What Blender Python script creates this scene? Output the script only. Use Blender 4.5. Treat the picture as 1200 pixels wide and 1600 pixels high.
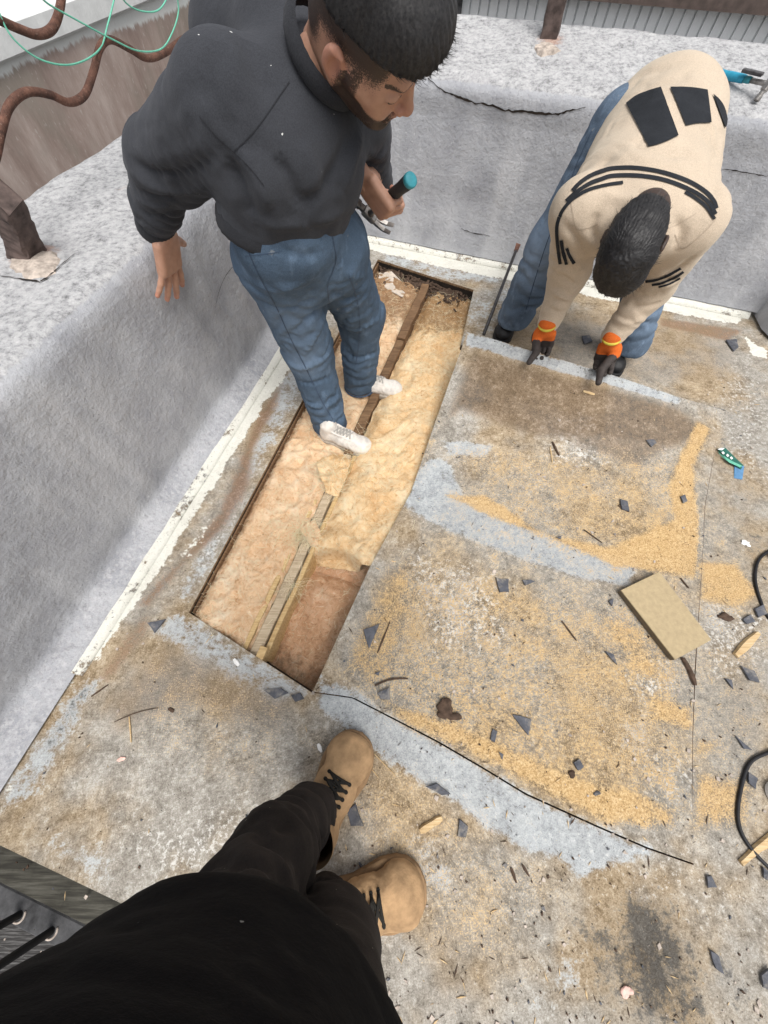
import bpy, math, random
import numpy as np
from mathutils import Vector, Matrix
from mathutils.bvhtree import BVHTree

random.seed(7); rng = np.random.default_rng(7)
scene = bpy.context.scene
for o in list(bpy.data.objects): bpy.data.objects.remove(o)
COL = scene.collection

# ------------------------------------------------------------------ camera, sky, sun, exposure
CAM_H = 1.40                      # phone held at chest height
FPX = 590.0                       # focal length in pixels of the 1200 x 1600 photograph
TILT = math.atan(312 / 590.0)     # angle between the optical axis and straight down
cam_data = bpy.data.cameras.new('camera')
cam = bpy.data.objects.new('camera', cam_data); COL.objects.link(cam)
cam_data.sensor_fit = 'VERTICAL'; cam_data.sensor_height = 36.0
cam_data.lens = FPX / 1600.0 * 36.0
cam_data.clip_start = 0.01; cam_data.clip_end = 2000
cam.location = (0, 0, CAM_H); cam.rotation_euler = (TILT, 0, 0)
scene.camera = cam

SUN_EL, SUN_AZ = math.radians(64), math.radians(158)
world = bpy.data.worlds.new('World'); scene.world = world; world.use_nodes = True
nt = world.node_tree; nt.nodes.clear()
w_out = nt.nodes.new('ShaderNodeOutputWorld'); w_bg = nt.nodes.new('ShaderNodeBackground')
w_sky = nt.nodes.new('ShaderNodeTexSky'); w_sky.sky_type = 'NISHITA'; w_sky.sun_disc = False
w_sky.sun_elevation = SUN_EL; w_sky.sun_rotation = SUN_AZ
w_sky.air_density = 1.0; w_sky.dust_density = 4.0; w_sky.ozone_density = 1.0
w_hs = nt.nodes.new('ShaderNodeHueSaturation'); w_hs.inputs['Saturation'].default_value = 0.22   # overcast: grey cloud light
nt.links.new(w_sky.outputs[0], w_hs.inputs['Color']); nt.links.new(w_hs.outputs[0], w_bg.inputs[0])
w_bg.inputs[1].default_value = 0.10
nt.links.new(w_bg.outputs[0], w_out.inputs[0])
sun_d = bpy.data.lights.new('sun', 'SUN'); sun_d.energy = 1.5; sun_d.angle = math.radians(36); sun_d.color = (1.0, 0.97, 0.93)
sun = bpy.data.objects.new('sun', sun_d); COL.objects.link(sun)
sd = Vector((math.sin(SUN_AZ) * math.cos(SUN_EL), math.cos(SUN_AZ) * math.cos(SUN_EL), math.sin(SUN_EL)))
sun.rotation_euler = sd.to_track_quat('Z', 'Y').to_euler(); sun.location = (0, 0, 6)
vs = scene.view_settings
vs.view_transform = 'Standard'; vs.look = 'None'; vs.gamma = 1; vs.use_curve_mapping = False
vs.exposure = 0.80
scene.render.engine = 'CYCLES'
try: scene.cycles.max_bounces = 6
except Exception: pass

# ------------------------------------------------------------------ surveying helpers
CT, ST = math.cos(TILT), math.sin(TILT)
EYE = np.array([0, 0, CAM_H])
def ray(x, y):
    a = (x - 600) / FPX; b = (800 - y) / FPX
    return np.array([a, ST + b * CT, -CT + b * ST])
def at(x, y, z=0.0):
    r = ray(x, y); return EYE + r * ((z - CAM_H) / r[2])
def atd(x, y, d): return EYE + ray(x, y) * d
def on_plane(x, y, p, n):
    r = ray(x, y); n = np.array(n); return EYE + r * (np.dot(np.array(p) - EYE, n) / np.dot(r, n))
def V(*a): return np.array(a, float)
def nrm(v): v = np.array(v, float); return v / np.linalg.norm(v)

# ------------------------------------------------------------------ object helpers
def empty(name, loc=(0, 0, 0)):
    o = bpy.data.objects.new(name, None); COL.objects.link(o); o.location = tuple(float(c) for c in loc)
    o.empty_display_size = 0.05
    return o
def tag(o, label=None, cat=None, group=None, kind=None):
    if label: o['label'] = label
    if cat: o['category'] = cat
    if group: o['group'] = group
    if kind: o['kind'] = kind
    return o
def root_loc(o):
    l = np.zeros(3)
    while o is not None: l = l + np.array(o.location); o = o.parent
    return l
def mesh(name, v, f, mat, parent=None, smooth=True, attrs=None, loc=None):
    """one mesh object; v in world coordinates, f a list of tris/quads or an (n,4) array"""
    v = np.asarray(v, float)
    if not isinstance(f, np.ndarray) and not attrs:
        us = sorted(set(i for q in f for i in q)); mp_ = {o_: n_ for n_, o_ in enumerate(us)}; v = v[us]; f = [[mp_[i] for i in q] for q in f]
    base = root_loc(parent) if parent is not None else np.zeros(3)
    own = np.zeros(3) if loc is None else np.array(loc, float)
    v = v - base - own
    me = bpy.data.meshes.new(name)
    if isinstance(f, np.ndarray):
        n, k = f.shape
        me.vertices.add(len(v)); me.vertices.foreach_set('co', v.astype(np.float32).ravel())
        me.loops.add(n * k); me.loops.foreach_set('vertex_index', f.astype(np.int32).ravel())
        me.polygons.add(n); me.polygons.foreach_set('loop_start', np.arange(0, n * k, k, dtype=np.int32))
        me.update(calc_edges=True); me.validate()
    else:
        me.from_pydata(v.tolist(), [], [list(map(int, q)) for q in f]); me.update()
    if smooth: me.polygons.foreach_set('use_smooth', [True] * len(me.polygons))
    if attrs:
        for an, av in attrs.items():
            av = np.asarray(av, np.float32)
            if av.ndim == 1:
                a = me.attributes.new(an, 'FLOAT', 'POINT'); a.data.foreach_set('value', av)
            else:
                a = me.attributes.new(an, 'FLOAT_VECTOR', 'POINT'); a.data.foreach_set('vector', av.ravel())
    if mat: me.materials.append(mat)
    o = bpy.data.objects.new(name, me); COL.objects.link(o)
    o.location = tuple(own)
    if parent is not None: o.parent = parent
    return o
class MB:
    """collects simple shapes into one mesh"""
    def __init__(s): s.v = []; s.f = []
    def add(s, v, f):
        b = len(s.v); s.v += [tuple(map(float, p)) for p in v]; s.f += [[i + b for i in q] for q in f]
    def hexa(s, lo4, hi4):
        s.add(list(lo4) + list(hi4), [[3, 2, 1, 0], [4, 5, 6, 7], [0, 1, 5, 4], [1, 2, 6, 5], [2, 3, 7, 6], [3, 0, 4, 7]])
    def box(s, c, ax, ay, az, jit=0):
        c = np.array(c, float); ax, ay, az = map(lambda q: np.array(q, float), (ax, ay, az))
        j = lambda: rng.normal(0, jit, 3) if jit else 0
        lo = [c - ax - ay - az + j(), c + ax - ay - az + j(), c + ax + ay - az + j(), c - ax + ay - az + j()]
        hi = [c - ax - ay + az + j(), c + ax - ay + az + j(), c + ax + ay + az + j(), c - ax + ay + az + j()]
        s.hexa(lo, hi)
    def bevbox(s, c, ax, ay, az, b):
        """box with bevelled edges (bevel b metres)"""
        c = np.array(c, float); A = [np.array(q, float) for q in (ax, ay, az)]
        L = [np.linalg.norm(q) for q in A]; U = [q / l for q, l in zip(A, L)]
        idx = {}; vv = []
        for sx in (-1, 1):
            for sy in (-1, 1):
                for sz in (-1, 1):
                    for k in range(3):
                        p = c.copy()
                        for i, sg in enumerate((sx, sy, sz)):
                            p = p + U[i] * sg * (L[i] - (0 if i == k else b))
                        idx[(sx, sy, sz, k)] = len(vv); vv.append(p)
        ff = []
        for k in range(3):
            i, j = (k + 1) % 3, (k + 2) % 3
            for sg in (-1, 1):
                q = []
                for a, bb in ((-1, -1), (1, -1), (1, 1), (-1, 1)):
                    t = [0, 0, 0]; t[k] = sg; t[i] = a; t[j] = bb; q.append(idx[tuple(t) + (k,)])
                ff.append(q if sg > 0 else q[::-1])
            for a in (-1, 1):
                for bb in (-1, 1):
                    t0 = [0, 0, 0]; t0[i] = a; t0[j] = bb; t1 = list(t0); t0[k] = -1; t1[k] = 1
                    q = [idx[tuple(t0) + (i,)], idx[tuple(t1) + (i,)], idx[tuple(t1) + (j,)], idx[tuple(t0) + (j,)]]
                    ff.append(q if a * bb < 0 else q[::-1])
        for sx in (-1, 1):
            for sy in (-1, 1):
                for sz in (-1, 1):
                    q = [idx[(sx, sy, sz, k)] for k in range(3)]
                    ff.append(q if sx * sy * sz > 0 else q[::-1])
        s.add(vv, ff)
    def tube(s, pts, r, n=8, cap=True):
        pts = [np.array(p, float) for p in pts]; m = len(pts)
        rr = r if hasattr(r, '__len__') else [r] * m
        b = len(s.v); up = None; vv = []
        for i in range(m):
            t = nrm(pts[min(i + 1, m - 1)] - pts[max(i - 1, 0)])
            if up is None:
                a = V(0, 0, 1) if abs(t[2]) < .9 else V(1, 0, 0); up = nrm(np.cross(t, a))
            up = nrm(up - t * np.dot(up, t)); sd = np.cross(t, up)
            for k in range(n):
                a = 2 * math.pi * k / n
                vv.append(pts[i] + (up * math.cos(a) + sd * math.sin(a)) * rr[i])
        ff = []
        for i in range(m - 1):
            for k in range(n):
                ff.append([i * n + k, i * n + (k + 1) % n, (i + 1) * n + (k + 1) % n, (i + 1) * n + k])
        if cap: ff += [list(range(n))[::-1], [(m - 1) * n + k for k in range(n)]]
        s.add(vv, ff)
    def build(s, name, mat, parent=None, smooth=False, loc=None):
        return mesh(name, np.array(s.v), s.f, mat, parent, smooth, loc=loc)
def smooth_path(pts, n=8):
    """Catmull-Rom through points"""
    P = [np.array(p, float) for p in pts]; P = [2 * P[0] - P[1]] + P + [2 * P[-1] - P[-2]]; out = []
    for i in range(1, len(P) - 2):
        for k in range(n):
            t = k / n; a, b, c, d = P[i - 1:i + 3]
            out.append(.5 * (2 * b + (c - a) * t + (2 * a - 5 * b + 4 * c - d) * t * t + (3 * b - a - 3 * c + d) * t ** 3))
    out.append(P[-2]); return out

# ------------------------------------------------------------------ numpy noise
_perm = rng.permutation(256); _perm = np.concatenate([_perm, _perm, _perm]); _val = rng.random(256) * 2 - 1
def noise3(p):
    p = np.asarray(p, float); i = np.floor(p).astype(int); f = p - i; f = f * f * (3 - 2 * f); i &= 255
    def h(a, b, c): return _val[_perm[_perm[_perm[(i[..., 0] + a) & 255] + ((i[..., 1] + b) & 255)] + ((i[..., 2] + c) & 255)]]
    x, y, z = f[..., 0], f[..., 1], f[..., 2]
    def l(a, b, t): return a + (b - a) * t
    return l(l(l(h(0, 0, 0), h(1, 0, 0), x), l(h(0, 1, 0), h(1, 1, 0), x), y), l(l(h(0, 0, 1), h(1, 0, 1), x), l(h(0, 1, 1), h(1, 1, 1), x), y), z)
def fbm(p, o=4):
    s = 0; a = 1; t = 0
    for k in range(o): s = s + a * noise3(np.asarray(p) * 2 ** k + 17.3 * k); t += a; a *= .5
    return s / t
def sstep(a, b, x): t = np.clip((x - a) / (b - a), 0, 1); return t * t * (3 - 2 * t)

# ------------------------------------------------------------------ signed distance modelling (for bodies and clothing)
class Field:
    def __init__(s, lo, hi, h):
        s.lo = np.array(lo, float); s.h = h
        s.n = np.ceil((np.array(hi) - s.lo) / h).astype(int) + 1
        s.D = np.full(s.n, 1.0, np.float32)
        s.ax = [s.lo[k] + h * np.arange(s.n[k]) for k in range(3)]
    def box(s, lo, hi):
        i0 = np.maximum(0, np.floor((np.array(lo) - s.lo) / s.h).astype(int)); i1 = np.minimum(s.n, np.ceil((np.array(hi) - s.lo) / s.h).astype(int) + 1)
        sl = tuple(slice(int(a), int(max(a, b))) for a, b in zip(i0, i1))
        X = s.ax[0][sl[0]][:, None, None]; Y = s.ax[1][sl[1]][None, :, None]; Z = s.ax[2][sl[2]][None, None, :]
        return sl, X, Y, Z
    def put(s, sl, d, k, sub=False):
        A = s.D[sl]
        if A.size == 0: return
        if sub:
            d = -d; hh = np.clip(.5 - .5 * (A - d) / max(k, 1e-6), 0, 1); s.D[sl] = A + (d - A) * hh + k * hh * (1 - hh)
        else:
            hh = np.clip(.5 + .5 * (A - d) / max(k, 1e-6), 0, 1); s.D[sl] = A + (d - A) * hh - k * hh * (1 - hh)
    def cone(s, a, b, ra, rb, k=.02, flat=None, sub=False):
        """rounded cone a-b; flat=(direction, factor) squeezes the section along a direction"""
        a = np.array(a, float); b = np.array(b, float); m = max(ra, rb) + 2 * k + .02
        sl, X, Y, Z = s.box(np.minimum(a, b) - m, np.maximum(a, b) + m)
        ab = b - a; L2 = max(float(ab @ ab), 1e-9)
        t = np.clip(((X - a[0]) * ab[0] + (Y - a[1]) * ab[1] + (Z - a[2]) * ab[2]) / L2, 0, 1)
        dx, dy, dz = X - a[0] - t * ab[0], Y - a[1] - t * ab[1], Z - a[2] - t * ab[2]
        q = dx * dx + dy * dy + dz * dz
        if flat is not None:
            n = nrm(flat[0]); c = dx * n[0] + dy * n[1] + dz * n[2]; q = q + c * c * (flat[1] ** 2 - 1)
        r = ra + (rb - ra) * t
        s.put(sl, np.sqrt(q) - r, k, sub)
    def ell(s, c, r, k=.02, R=None, sub=False):
        """ellipsoid; R rows = its axes"""
        c = np.array(c, float); r = np.array(r, float); m = r.max() + 2 * k + .02
        sl, X, Y, Z = s.box(c - m, c + m); X, Y, Z = X - c[0], Y - c[1], Z - c[2]
        if R is not None: X, Y, Z = [R[i][0] * X + R[i][1] * Y + R[i][2] * Z for i in range(3)]
        k0 = np.sqrt((X / r[0]) ** 2 + (Y / r[1]) ** 2 + (Z / r[2]) ** 2)
        k1 = np.sqrt((X / r[0] ** 2) ** 2 + (Y / r[1] ** 2) ** 2 + (Z / r[2] ** 2) ** 2)
        s.put(sl, k0 * (k0 - 1) / np.maximum(k1, 1e-6), k, sub)
    def rbox(s, c, ax, half, rad, k=.01, sub=False):
        """rounded box; ax rows = axes"""
        c = np.array(c, float); half = np.array(half, float); m = np.linalg.norm(half) + rad + 2 * k + .01
        sl, X, Y, Z = s.box(c - m, c + m); X, Y, Z = X - c[0], Y - c[1], Z - c[2]
        q = [np.abs(ax[i][0] * X + ax[i][1] * Y + ax[i][2] * Z) - half[i] for i in range(3)]
        d = np.sqrt(sum(np.maximum(t, 0) ** 2 for t in q)) + np.minimum(np.maximum(np.maximum(q[0], q[1]), q[2]), 0) - rad
        s.put(sl, d, k, sub)
    def cut(s, p, n):
        """keep the side n points away from: remove where (x-p).n > 0"""
        n = nrm(n); X = s.ax[0][:, None, None]; Y = s.ax[1][None, :, None]; Z = s.ax[2][None, None, :]
        d = (X - p[0]) * n[0] + (Y - p[1]) * n[1] + (Z - p[2]) * n[2]
        s.D = np.maximum(s.D, d.astype(np.float32))
    def mesh(s):
        D = s.D; S = D < 0
        nx, ny, nz = D.shape
        cs = [(a, b, c) for a in (0, 1) for b in (0, 1) for c in (0, 1)]
        cnt = np.zeros((nx - 1, ny - 1, nz - 1), np.int8)
        for a, b, c in cs: cnt += S[a:nx - 1 + a, b:ny - 1 + b, c:nz - 1 + c]
        act = (cnt > 0) & (cnt < 8); I = np.argwhere(act)
        idx = np.full(act.shape, -1, np.int64); idx[tuple(I.T)] = np.arange(len(I))
        cv = np.stack([D[I[:, 0] + a, I[:, 1] + b, I[:, 2] + c] for a, b, c in cs], 1)
        acc = np.zeros((len(I), 3)); num = np.zeros(len(I))
        for i in range(8):
            for j in range(i + 1, 8):
                df = np.array(cs[j]) - np.array(cs[i])
                if abs(df).sum() != 1: continue
                m = (cv[:, i] < 0) != (cv[:, j] < 0)
                t = cv[m, i] / (cv[m, i] - cv[m, j])
                acc[m] += np.array(cs[i]) + t[:, None] * df; num[m] += 1
        v = s.lo + s.h * (I + acc / num[:, None])
        F = []
        for ax in range(3):
            sl0 = [slice(None)] * 3; sl1 = [slice(None)] * 3; sl0[ax] = slice(0, -1); sl1[ax] = slice(1, None)
            e = S[tuple(sl0)] != S[tuple(sl1)]
            o1, o2 = (ax + 1) % 3, (ax + 2) % 3
            J = np.argwhere(e); J = J[(J[:, o1] > 0) & (J[:, o2] > 0) & (J[:, o1] < D.shape[o1] - 1) & (J[:, o2] < D.shape[o2] - 1)]
            def cell(d1, d2):
                K = J.copy(); K[:, o1] -= d1; K[:, o2] -= d2; return idx[tuple(K.T)]
            q = np.stack([cell(1, 1), cell(0, 1), cell(0, 0), cell(1, 0)], 1)
            fl = S[tuple(J.T)]; q[~fl] = q[~fl][:, ::-1]; F.append(q)
        F = np.concatenate(F); F = F[(F >= 0).all(1)]
        return v, F
def vnormals(v, F):
    fn = np.cross(v[F[:, 2]] - v[F[:, 0]], v[F[:, 3]] - v[F[:, 1]]); n = np.zeros_like(v)
    for k in range(4): np.add.at(n, F[:, k], fn)
    return n / np.maximum(np.linalg.norm(n, axis=1), 1e-12)[:, None]
def relax(v, F, it=1, w=.5):
    for _ in range(it):
        s = np.zeros_like(v); c = np.zeros(len(v))
        for k in range(4):
            a, b = F[:, k], F[:, (k + 1) % 4]
            np.add.at(s, a, v[b]); np.add.at(c, a, 1); np.add.at(s, b, v[a]); np.add.at(c, b, 1)
        v = v + w * (s / np.maximum(c, 1)[:, None] - v)
    return v
def limb_folds(v, a, b, rad, freq, amp, t0=0., t1=1., seed=0., skew=0.):
    """rings of cloth folds round a limb a-b, as displacement along the normal"""
    a = np.array(a); b = np.array(b); ab = b - a; L = np.linalg.norm(ab); d = ab / L
    p = v - a; s = p @ d; rr = np.linalg.norm(p - s[:, None] * d, axis=1); t = s / L
    env = sstep(t0 - .12, t0 + .12, t) * (1 - sstep(t1 - .12, t1 + .12, t)) * (1 - sstep(rad, rad * 1.45, rr))
    w = fbm(v * 9 + seed, 3) * 1.6 + skew * fbm(v * 4 + seed + 5, 2)
    m = .45 + .55 * noise3(v * 14 + seed * 2)
    return amp * env * m * (np.abs(np.sin(math.pi * (s * freq + w))) - .6)
def ray_hit(bvh, x, y):
    r = nrm(ray(x, y)); h = bvh.ray_cast(Vector(EYE), Vector(r))
    return None if h[0] is None else (np.array(h[0]), np.array(h[1]))
def bvh_of(v, F): return BVHTree.FromPolygons([tuple(p) for p in v], [tuple(map(int, q)) for q in F])
def ribbon(bvh, pa, pb, off=.0012, n=10, nw=2):
    """a strip of thin cloth on a surface between two traced lines"""
    A = smooth_path([(x, y, 0) for x, y in pa], n); B = smooth_path([(x, y, 0) for x, y in pb], n)
    v = []; ok = []; m = min(len(A), len(B))
    for i in range(m):
        for k in range(nw + 1):
            q = A[i] + (B[i] - A[i]) * k / nw; h = ray_hit(bvh, q[0], q[1])
            if h is None: ok.append(False); v.append(V(0, 0, 0))
            else: ok.append(True); v.append(h[0] + h[1] * off)
    f = []
    for i in range(m - 1):
        for k in range(nw):
            q = [i * (nw + 1) + k, i * (nw + 1) + k + 1, (i + 1) * (nw + 1) + k + 1, (i + 1) * (nw + 1) + k]
            if all(ok[j] for j in q):
                P = [v[j] for j in q]
                if max(np.linalg.norm(P[j] - P[(j + 1) % 4]) for j in range(4)) < .12: f.append(q)
    return v, f

# ------------------------------------------------------------------ procedural materials
class NT:
    def __init__(s, name, rough=.8, spec=.3):
        s.m = bpy.data.materials.new(name); s.m.use_nodes = True; s.t = s.m.node_tree
        s.b = s.t.nodes['Principled BSDF']; s.b.inputs['Roughness'].default_value = rough
        s.b.inputs['Specular IOR Level'].default_value = spec
        s._pos = None
    def lk(s, a, b):
        if isinstance(a, bpy.types.NodeSocket): s.t.links.new(a, b)
        elif isinstance(a, (tuple, list)) and len(a) == 3 and b.type == 'RGBA': b.default_value = (*a, 1)
        else: b.default_value = a
    def pos(s):
        if s._pos is None: s._pos = s.t.nodes.new('ShaderNodeNewGeometry').outputs['Position']
        return s._pos
    def map(s, scale=(1, 1, 1), rot=(0, 0, 0), vec=None):
        n = s.t.nodes.new('ShaderNodeMapping'); s.lk(vec or s.pos(), n.inputs['Vector'])
        n.inputs['Scale'].default_value = scale; n.inputs['Rotation'].default_value = rot; return n.outputs[0]
    def noise(s, scale, detail=4, rough=.55, vec=None, dist=0, color=False):
        n = s.t.nodes.new('ShaderNodeTexNoise'); s.lk(vec or s.pos(), n.inputs['Vector'])
        n.inputs['Scale'].default_value = scale; n.inputs['Detail'].default_value = detail
        n.inputs['Roughness'].default_value = rough; n.inputs['Distortion'].default_value = dist
        return n.outputs['Color' if color else 'Fac']
    def voro(s, scale, feat='F1', vec=None, out='Distance', rnd=1):
        n = s.t.nodes.new('ShaderNodeTexVoronoi'); n.feature = feat; s.lk(vec or s.pos(), n.inputs['Vector'])
        n.inputs['Scale'].default_value = scale; n.inputs['Randomness'].default_value = rnd; return n.outputs[out]
    def wave(s, scale, vec=None, dist=2, detail=3, dscale=1.5, direction='X'):
        n = s.t.nodes.new('ShaderNodeTexWave'); s.lk(vec or s.pos(), n.inputs['Vector']); n.bands_direction = direction
        n.inputs['Scale'].default_value = scale; n.inputs['Distortion'].default_value = dist
        n.inputs['Detail'].default_value = detail; n.inputs['Detail Scale'].default_value = dscale; return n.outputs['Fac']
    def ramp(s, fac, stops, interp='LINEAR'):
        n = s.t.nodes.new('ShaderNodeValToRGB'); s.lk(fac, n.inputs[0]); n.color_ramp.interpolation = interp
        e = n.color_ramp.elements
        while len(e) < len(stops): e.new(.5)
        for el, (p, c) in zip(e, stops):
            el.position = p; el.color = (c, c, c, 1) if not hasattr(c, '__len__') else (*c, 1)
        return n.outputs[0]
    def mix(s, fac, a, b, blend='MIX'):
        n = s.t.nodes.new('ShaderNodeMix'); n.data_type = 'RGBA'; n.blend_type = blend
        s.lk(fac, n.inputs['Factor']); s.lk(a, n.inputs['A'] if False else n.inputs[6]); s.lk(b, n.inputs[7]); return n.outputs[2]
    def math(s, op, a, b=0., c=None, clamp=False):
        n = s.t.nodes.new('ShaderNodeMath'); n.operation = op; n.use_clamp = clamp; s.lk(a, n.inputs[0]); s.lk(b, n.inputs[1])
        if c is not None: s.lk(c, n.inputs[2])
        return n.outputs[0]
    def step(s, x, a, b):
        n = s.t.nodes.new('ShaderNodeMapRange'); n.interpolation_type = 'SMOOTHSTEP'; s.lk(x, n.inputs[0])
        n.inputs[1].default_value = a; n.inputs[2].default_value = b; return n.outputs[0]
    def attr(s, name, out='Fac'):
        n = s.t.nodes.new('ShaderNodeAttribute'); n.attribute_name = name; return n.outputs[out]
    def bump(s, h, strength=.3, dist=.01, prev=None):
        n = s.t.nodes.new('ShaderNodeBump'); s.lk(h, n.inputs['Height']); n.inputs['Strength'].default_value = strength
        n.inputs['Distance'].default_value = dist
        if prev is not None: s.lk(prev, n.inputs['Normal'])
        return n.outputs[0]
    def done(s, color, normal=None, rough=None):
        s.lk(color, s.b.inputs['Base Color'])
        if normal is not None: s.lk(normal, s.b.inputs['Normal'])
        if rough is not None: s.lk(rough, s.b.inputs['Roughness'])
        return s.m
def simple(name, c, var=.25, scale=30, rough=.7, bump=.15, bscale=120, metallic=0, spec=.3, bdist=.004):
    t = NT(name, rough, spec); d = tuple(x * (1 - var) for x in c); l = tuple(min(1, x * (1 + var)) for x in c)
    col = t.ramp(t.noise(scale, 5, .6), [(.3, d), (.7, l)])
    t.b.inputs['Metallic'].default_value = metallic
    return t.done(col, t.bump(t.noise(bscale, 4, .6), bump, bdist))

def m_deck():
    t = NT('weathered_deck', .92, .2)
    big = t.noise(2.2, 4, .6); nA = t.noise(13, 7, .76); dab = t.noise(62, 5, .78); grain = t.noise(210, 3, .8)
    cen = lambda x, k: t.math('MULTIPLY', t.math('SUBTRACT', x, .5), k)
    gv = t.math('ADD', .5, t.math('ADD', cen(nA, .8), t.math('ADD', cen(dab, .72), cen(grain, .58))))
    col = t.ramp(gv, [(.20, (.085, .075, .062)), (.38, (.215, .195, .165)), (.52, (.335, .31, .27)), (.66, (.50, .475, .43)), (.82, (.68, .66, .61))])
    warm = t.ramp(gv, [(.20, (.085, .06, .036)), (.38, (.225, .165, .10)), (.52, (.36, .28, .185)), (.66, (.52, .43, .31)), (.82, (.68, .60, .48))])
    col = t.mix(t.step(big, .42, .62), col, warm)
    warp = t.math('ADD', cen(nA, 2.4), cen(dab, 1.1))
    warp2 = t.math('ADD', cen(nA, 1.5), cen(dab, 1.3))
    bluec = t.ramp(gv, [(.20, (.155, .16, .165)), (.38, (.30, .32, .335)), (.52, (.40, .425, .44)), (.66, (.50, .53, .54)), (.82, (.66, .68, .68))])
    col = t.mix(t.math('MULTIPLY', t.step(t.math('ADD', t.attr('m_blue'), t.math('ADD', warp, cen(grain, .6))), .30, .76), .9), col, bluec)
    wm = t.math('MULTIPLY', t.step(t.math('ADD', dab, t.math('MULTIPLY', t.attr('m_white'), .16)), .60, .66), t.math('ADD', .35, t.attr('m_white')))
    col = t.mix(t.math('MINIMUM', wm, .85), col, (.66, .645, .61))
    brown = t.step(t.math('ADD', t.attr('m_brown'), warp2), .15, 1.05)
    col = t.mix(t.math('MULTIPLY', brown, .85), col, t.ramp(gv, [(.25, (.045, .03, .02)), (.5, (.16, .11, .068)), (.75, (.36, .28, .20))]))
    dark = t.step(t.math('ADD', t.attr('m_dark'), t.math('MULTIPLY', warp, 1.25)), .4, .85)
    col = t.mix(t.math('MULTIPLY', dark, .88), col, t.ramp(gv, [(.3, (.014, .013, .012)), (.75, (.10, .096, .09))]))
    rust = t.step(t.math('ADD', t.attr('m_rust'), warp2), .3, .75)
    col = t.mix(t.math('MULTIPLY', rust, .85), col, t.ramp(gv, [(.25, (.075, .04, .024)), (.5, (.19, .105, .06)), (.75, (.38, .27, .18))]))
    cream = t.step(t.math('ADD', t.attr('m_cream'), t.math('MULTIPLY', warp, .75)), .42, .50)
    col = t.mix(cream, col, t.ramp(gv, [(.2, (.50, .485, .43)), (.5, (.66, .65, .585)), (.8, (.74, .735, .68))]))
    gs = t.math('ADD', .5, t.math('ADD', cen(grain, 1.3), cen(dab, .5)))
    sandc = t.ramp(gs, [(.15, (.17, .095, .038)), (.36, (.385, .24, .10)), (.54, (.55, .37, .175)), (.72, (.66, .50, .29)), (.9, (.76, .65, .47))])
    sand = t.step(t.math('ADD', t.attr('m_sand'), t.math('ADD', t.math('ADD', cen(nA, 1.5), cen(dab, .7)), cen(grain, 1.6))), .32, .78)
    col = t.mix(t.math('MULTIPLY', sand, .93), col, sandc)
    lsand = t.step(t.math('ADD', t.math('MULTIPLY', t.attr('m_lsand'), .62), t.math('ADD', cen(nA, 1.4), cen(grain, 2.6))), .52, .85)
    col = t.mix(t.math('MULTIPLY', lsand, .85), col, sandc)
    spd = t.step(t.noise(115, 3, .6), .345, .30); col = t.mix(t.math('MULTIPLY', spd, .8), col, (.045, .038, .032))
    hgt = t.math('ADD', t.math('MULTIPLY', dab, .6), t.math('ADD', t.math('MULTIPLY', grain, .5), t.math('MULTIPLY', sand, .15)))
    return t.done(col, t.bump(hgt, .7, .006))
def m_parapet(name, top):
    t = NT(name, .88, .25)
    mp = t.map((1, 1, 1)); big = t.noise(1.8, 5, .6); mid = t.noise(7, 5, .6); rel = t.noise(44, 6, .66); fine = t.noise(140, 4, .6)
    st = t.noise(5, 4, .6, vec=t.map((1, 1, .16)))
    col = t.ramp(mid, [(.25, (.285, .292, .315)), (.5, (.37, .378, .402)), (.75, (.455, .463, .483))])
    col = t.mix(t.math('MULTIPLY', t.step(st, .48, .70), .6), col, (.53, .535, .55))
    col = t.mix(t.math('MULTIPLY', t.step(big, .55, .75), .45), col, (.27, .272, .29))
    col = t.mix(t.math('MULTIPLY', t.step(t.noise(90, 3, .6), .62, .72), .45), col, (.60, .60, .60))
    col = t.mix(t.math('MULTIPLY', t.step(fine, .40, .32), .5), col, (.15, .15, .155))
    ta = t.step(t.math('MULTIPLY_ADD', t.math('SUBTRACT', t.noise(22, 5, .65), .5), .6, t.attr('m_top')), .4, .6)
    spk = t.noise(52, 6, .78); spb = t.noise(15, 4, .6)
    tc = t.ramp(t.math('ADD', t.math('MULTIPLY', spk, .75), t.math('MULTIPLY', spb, .25)),
                [(.34, (.12, .12, .12)), (.43, (.28, .28, .285)), (.51, (.40, .40, .405)), (.59, (.48, .477, .477)), (.72, (.58, .575, .57))])
    tc = t.mix(t.math('MULTIPLY', t.step(t.noise(5, 4, .6), .55, .72), .5), tc, (.38, .37, .38))
    col = t.mix(ta, col, tc)
    tm = t.math('MULTIPLY', t.step(t.math('MULTIPLY_ADD', t.math('SUBTRACT', t.noise(60, 5, .7), .5), 1.3, t.attr('m_lip')), .45, .65), .75)
    col = t.mix(tm, col, t.ramp(spk, [(.35, (.24, .24, .25)), (.5, (.42, .42, .44)), (.65, (.54, .54, .55))]))
    rs = t.step(t.math('MULTIPLY_ADD', t.math('SUBTRACT', t.noise(40, 5, .7), .5), 1.0, t.attr('m_rust')), .4, .75)
    col = t.mix(t.math('MULTIPLY', rs, .7), col, t.ramp(fine, [(.3, (.22, .09, .05)), (.7, (.50, .33, .24))]))
    dk = t.step(t.math('MULTIPLY_ADD', t.math('SUBTRACT', t.noise(30, 5, .7), .5), 1.0, t.attr('m_dirt_shade')), .4, .8)
    col = t.mix(t.math('MULTIPLY', dk, .7), col, (.10, .10, .105))
    nb = t.bump(rel, .62, .012)
    nb = t.bump(fine, .15, .003, nb)
    return t.done(col, nb)
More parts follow.
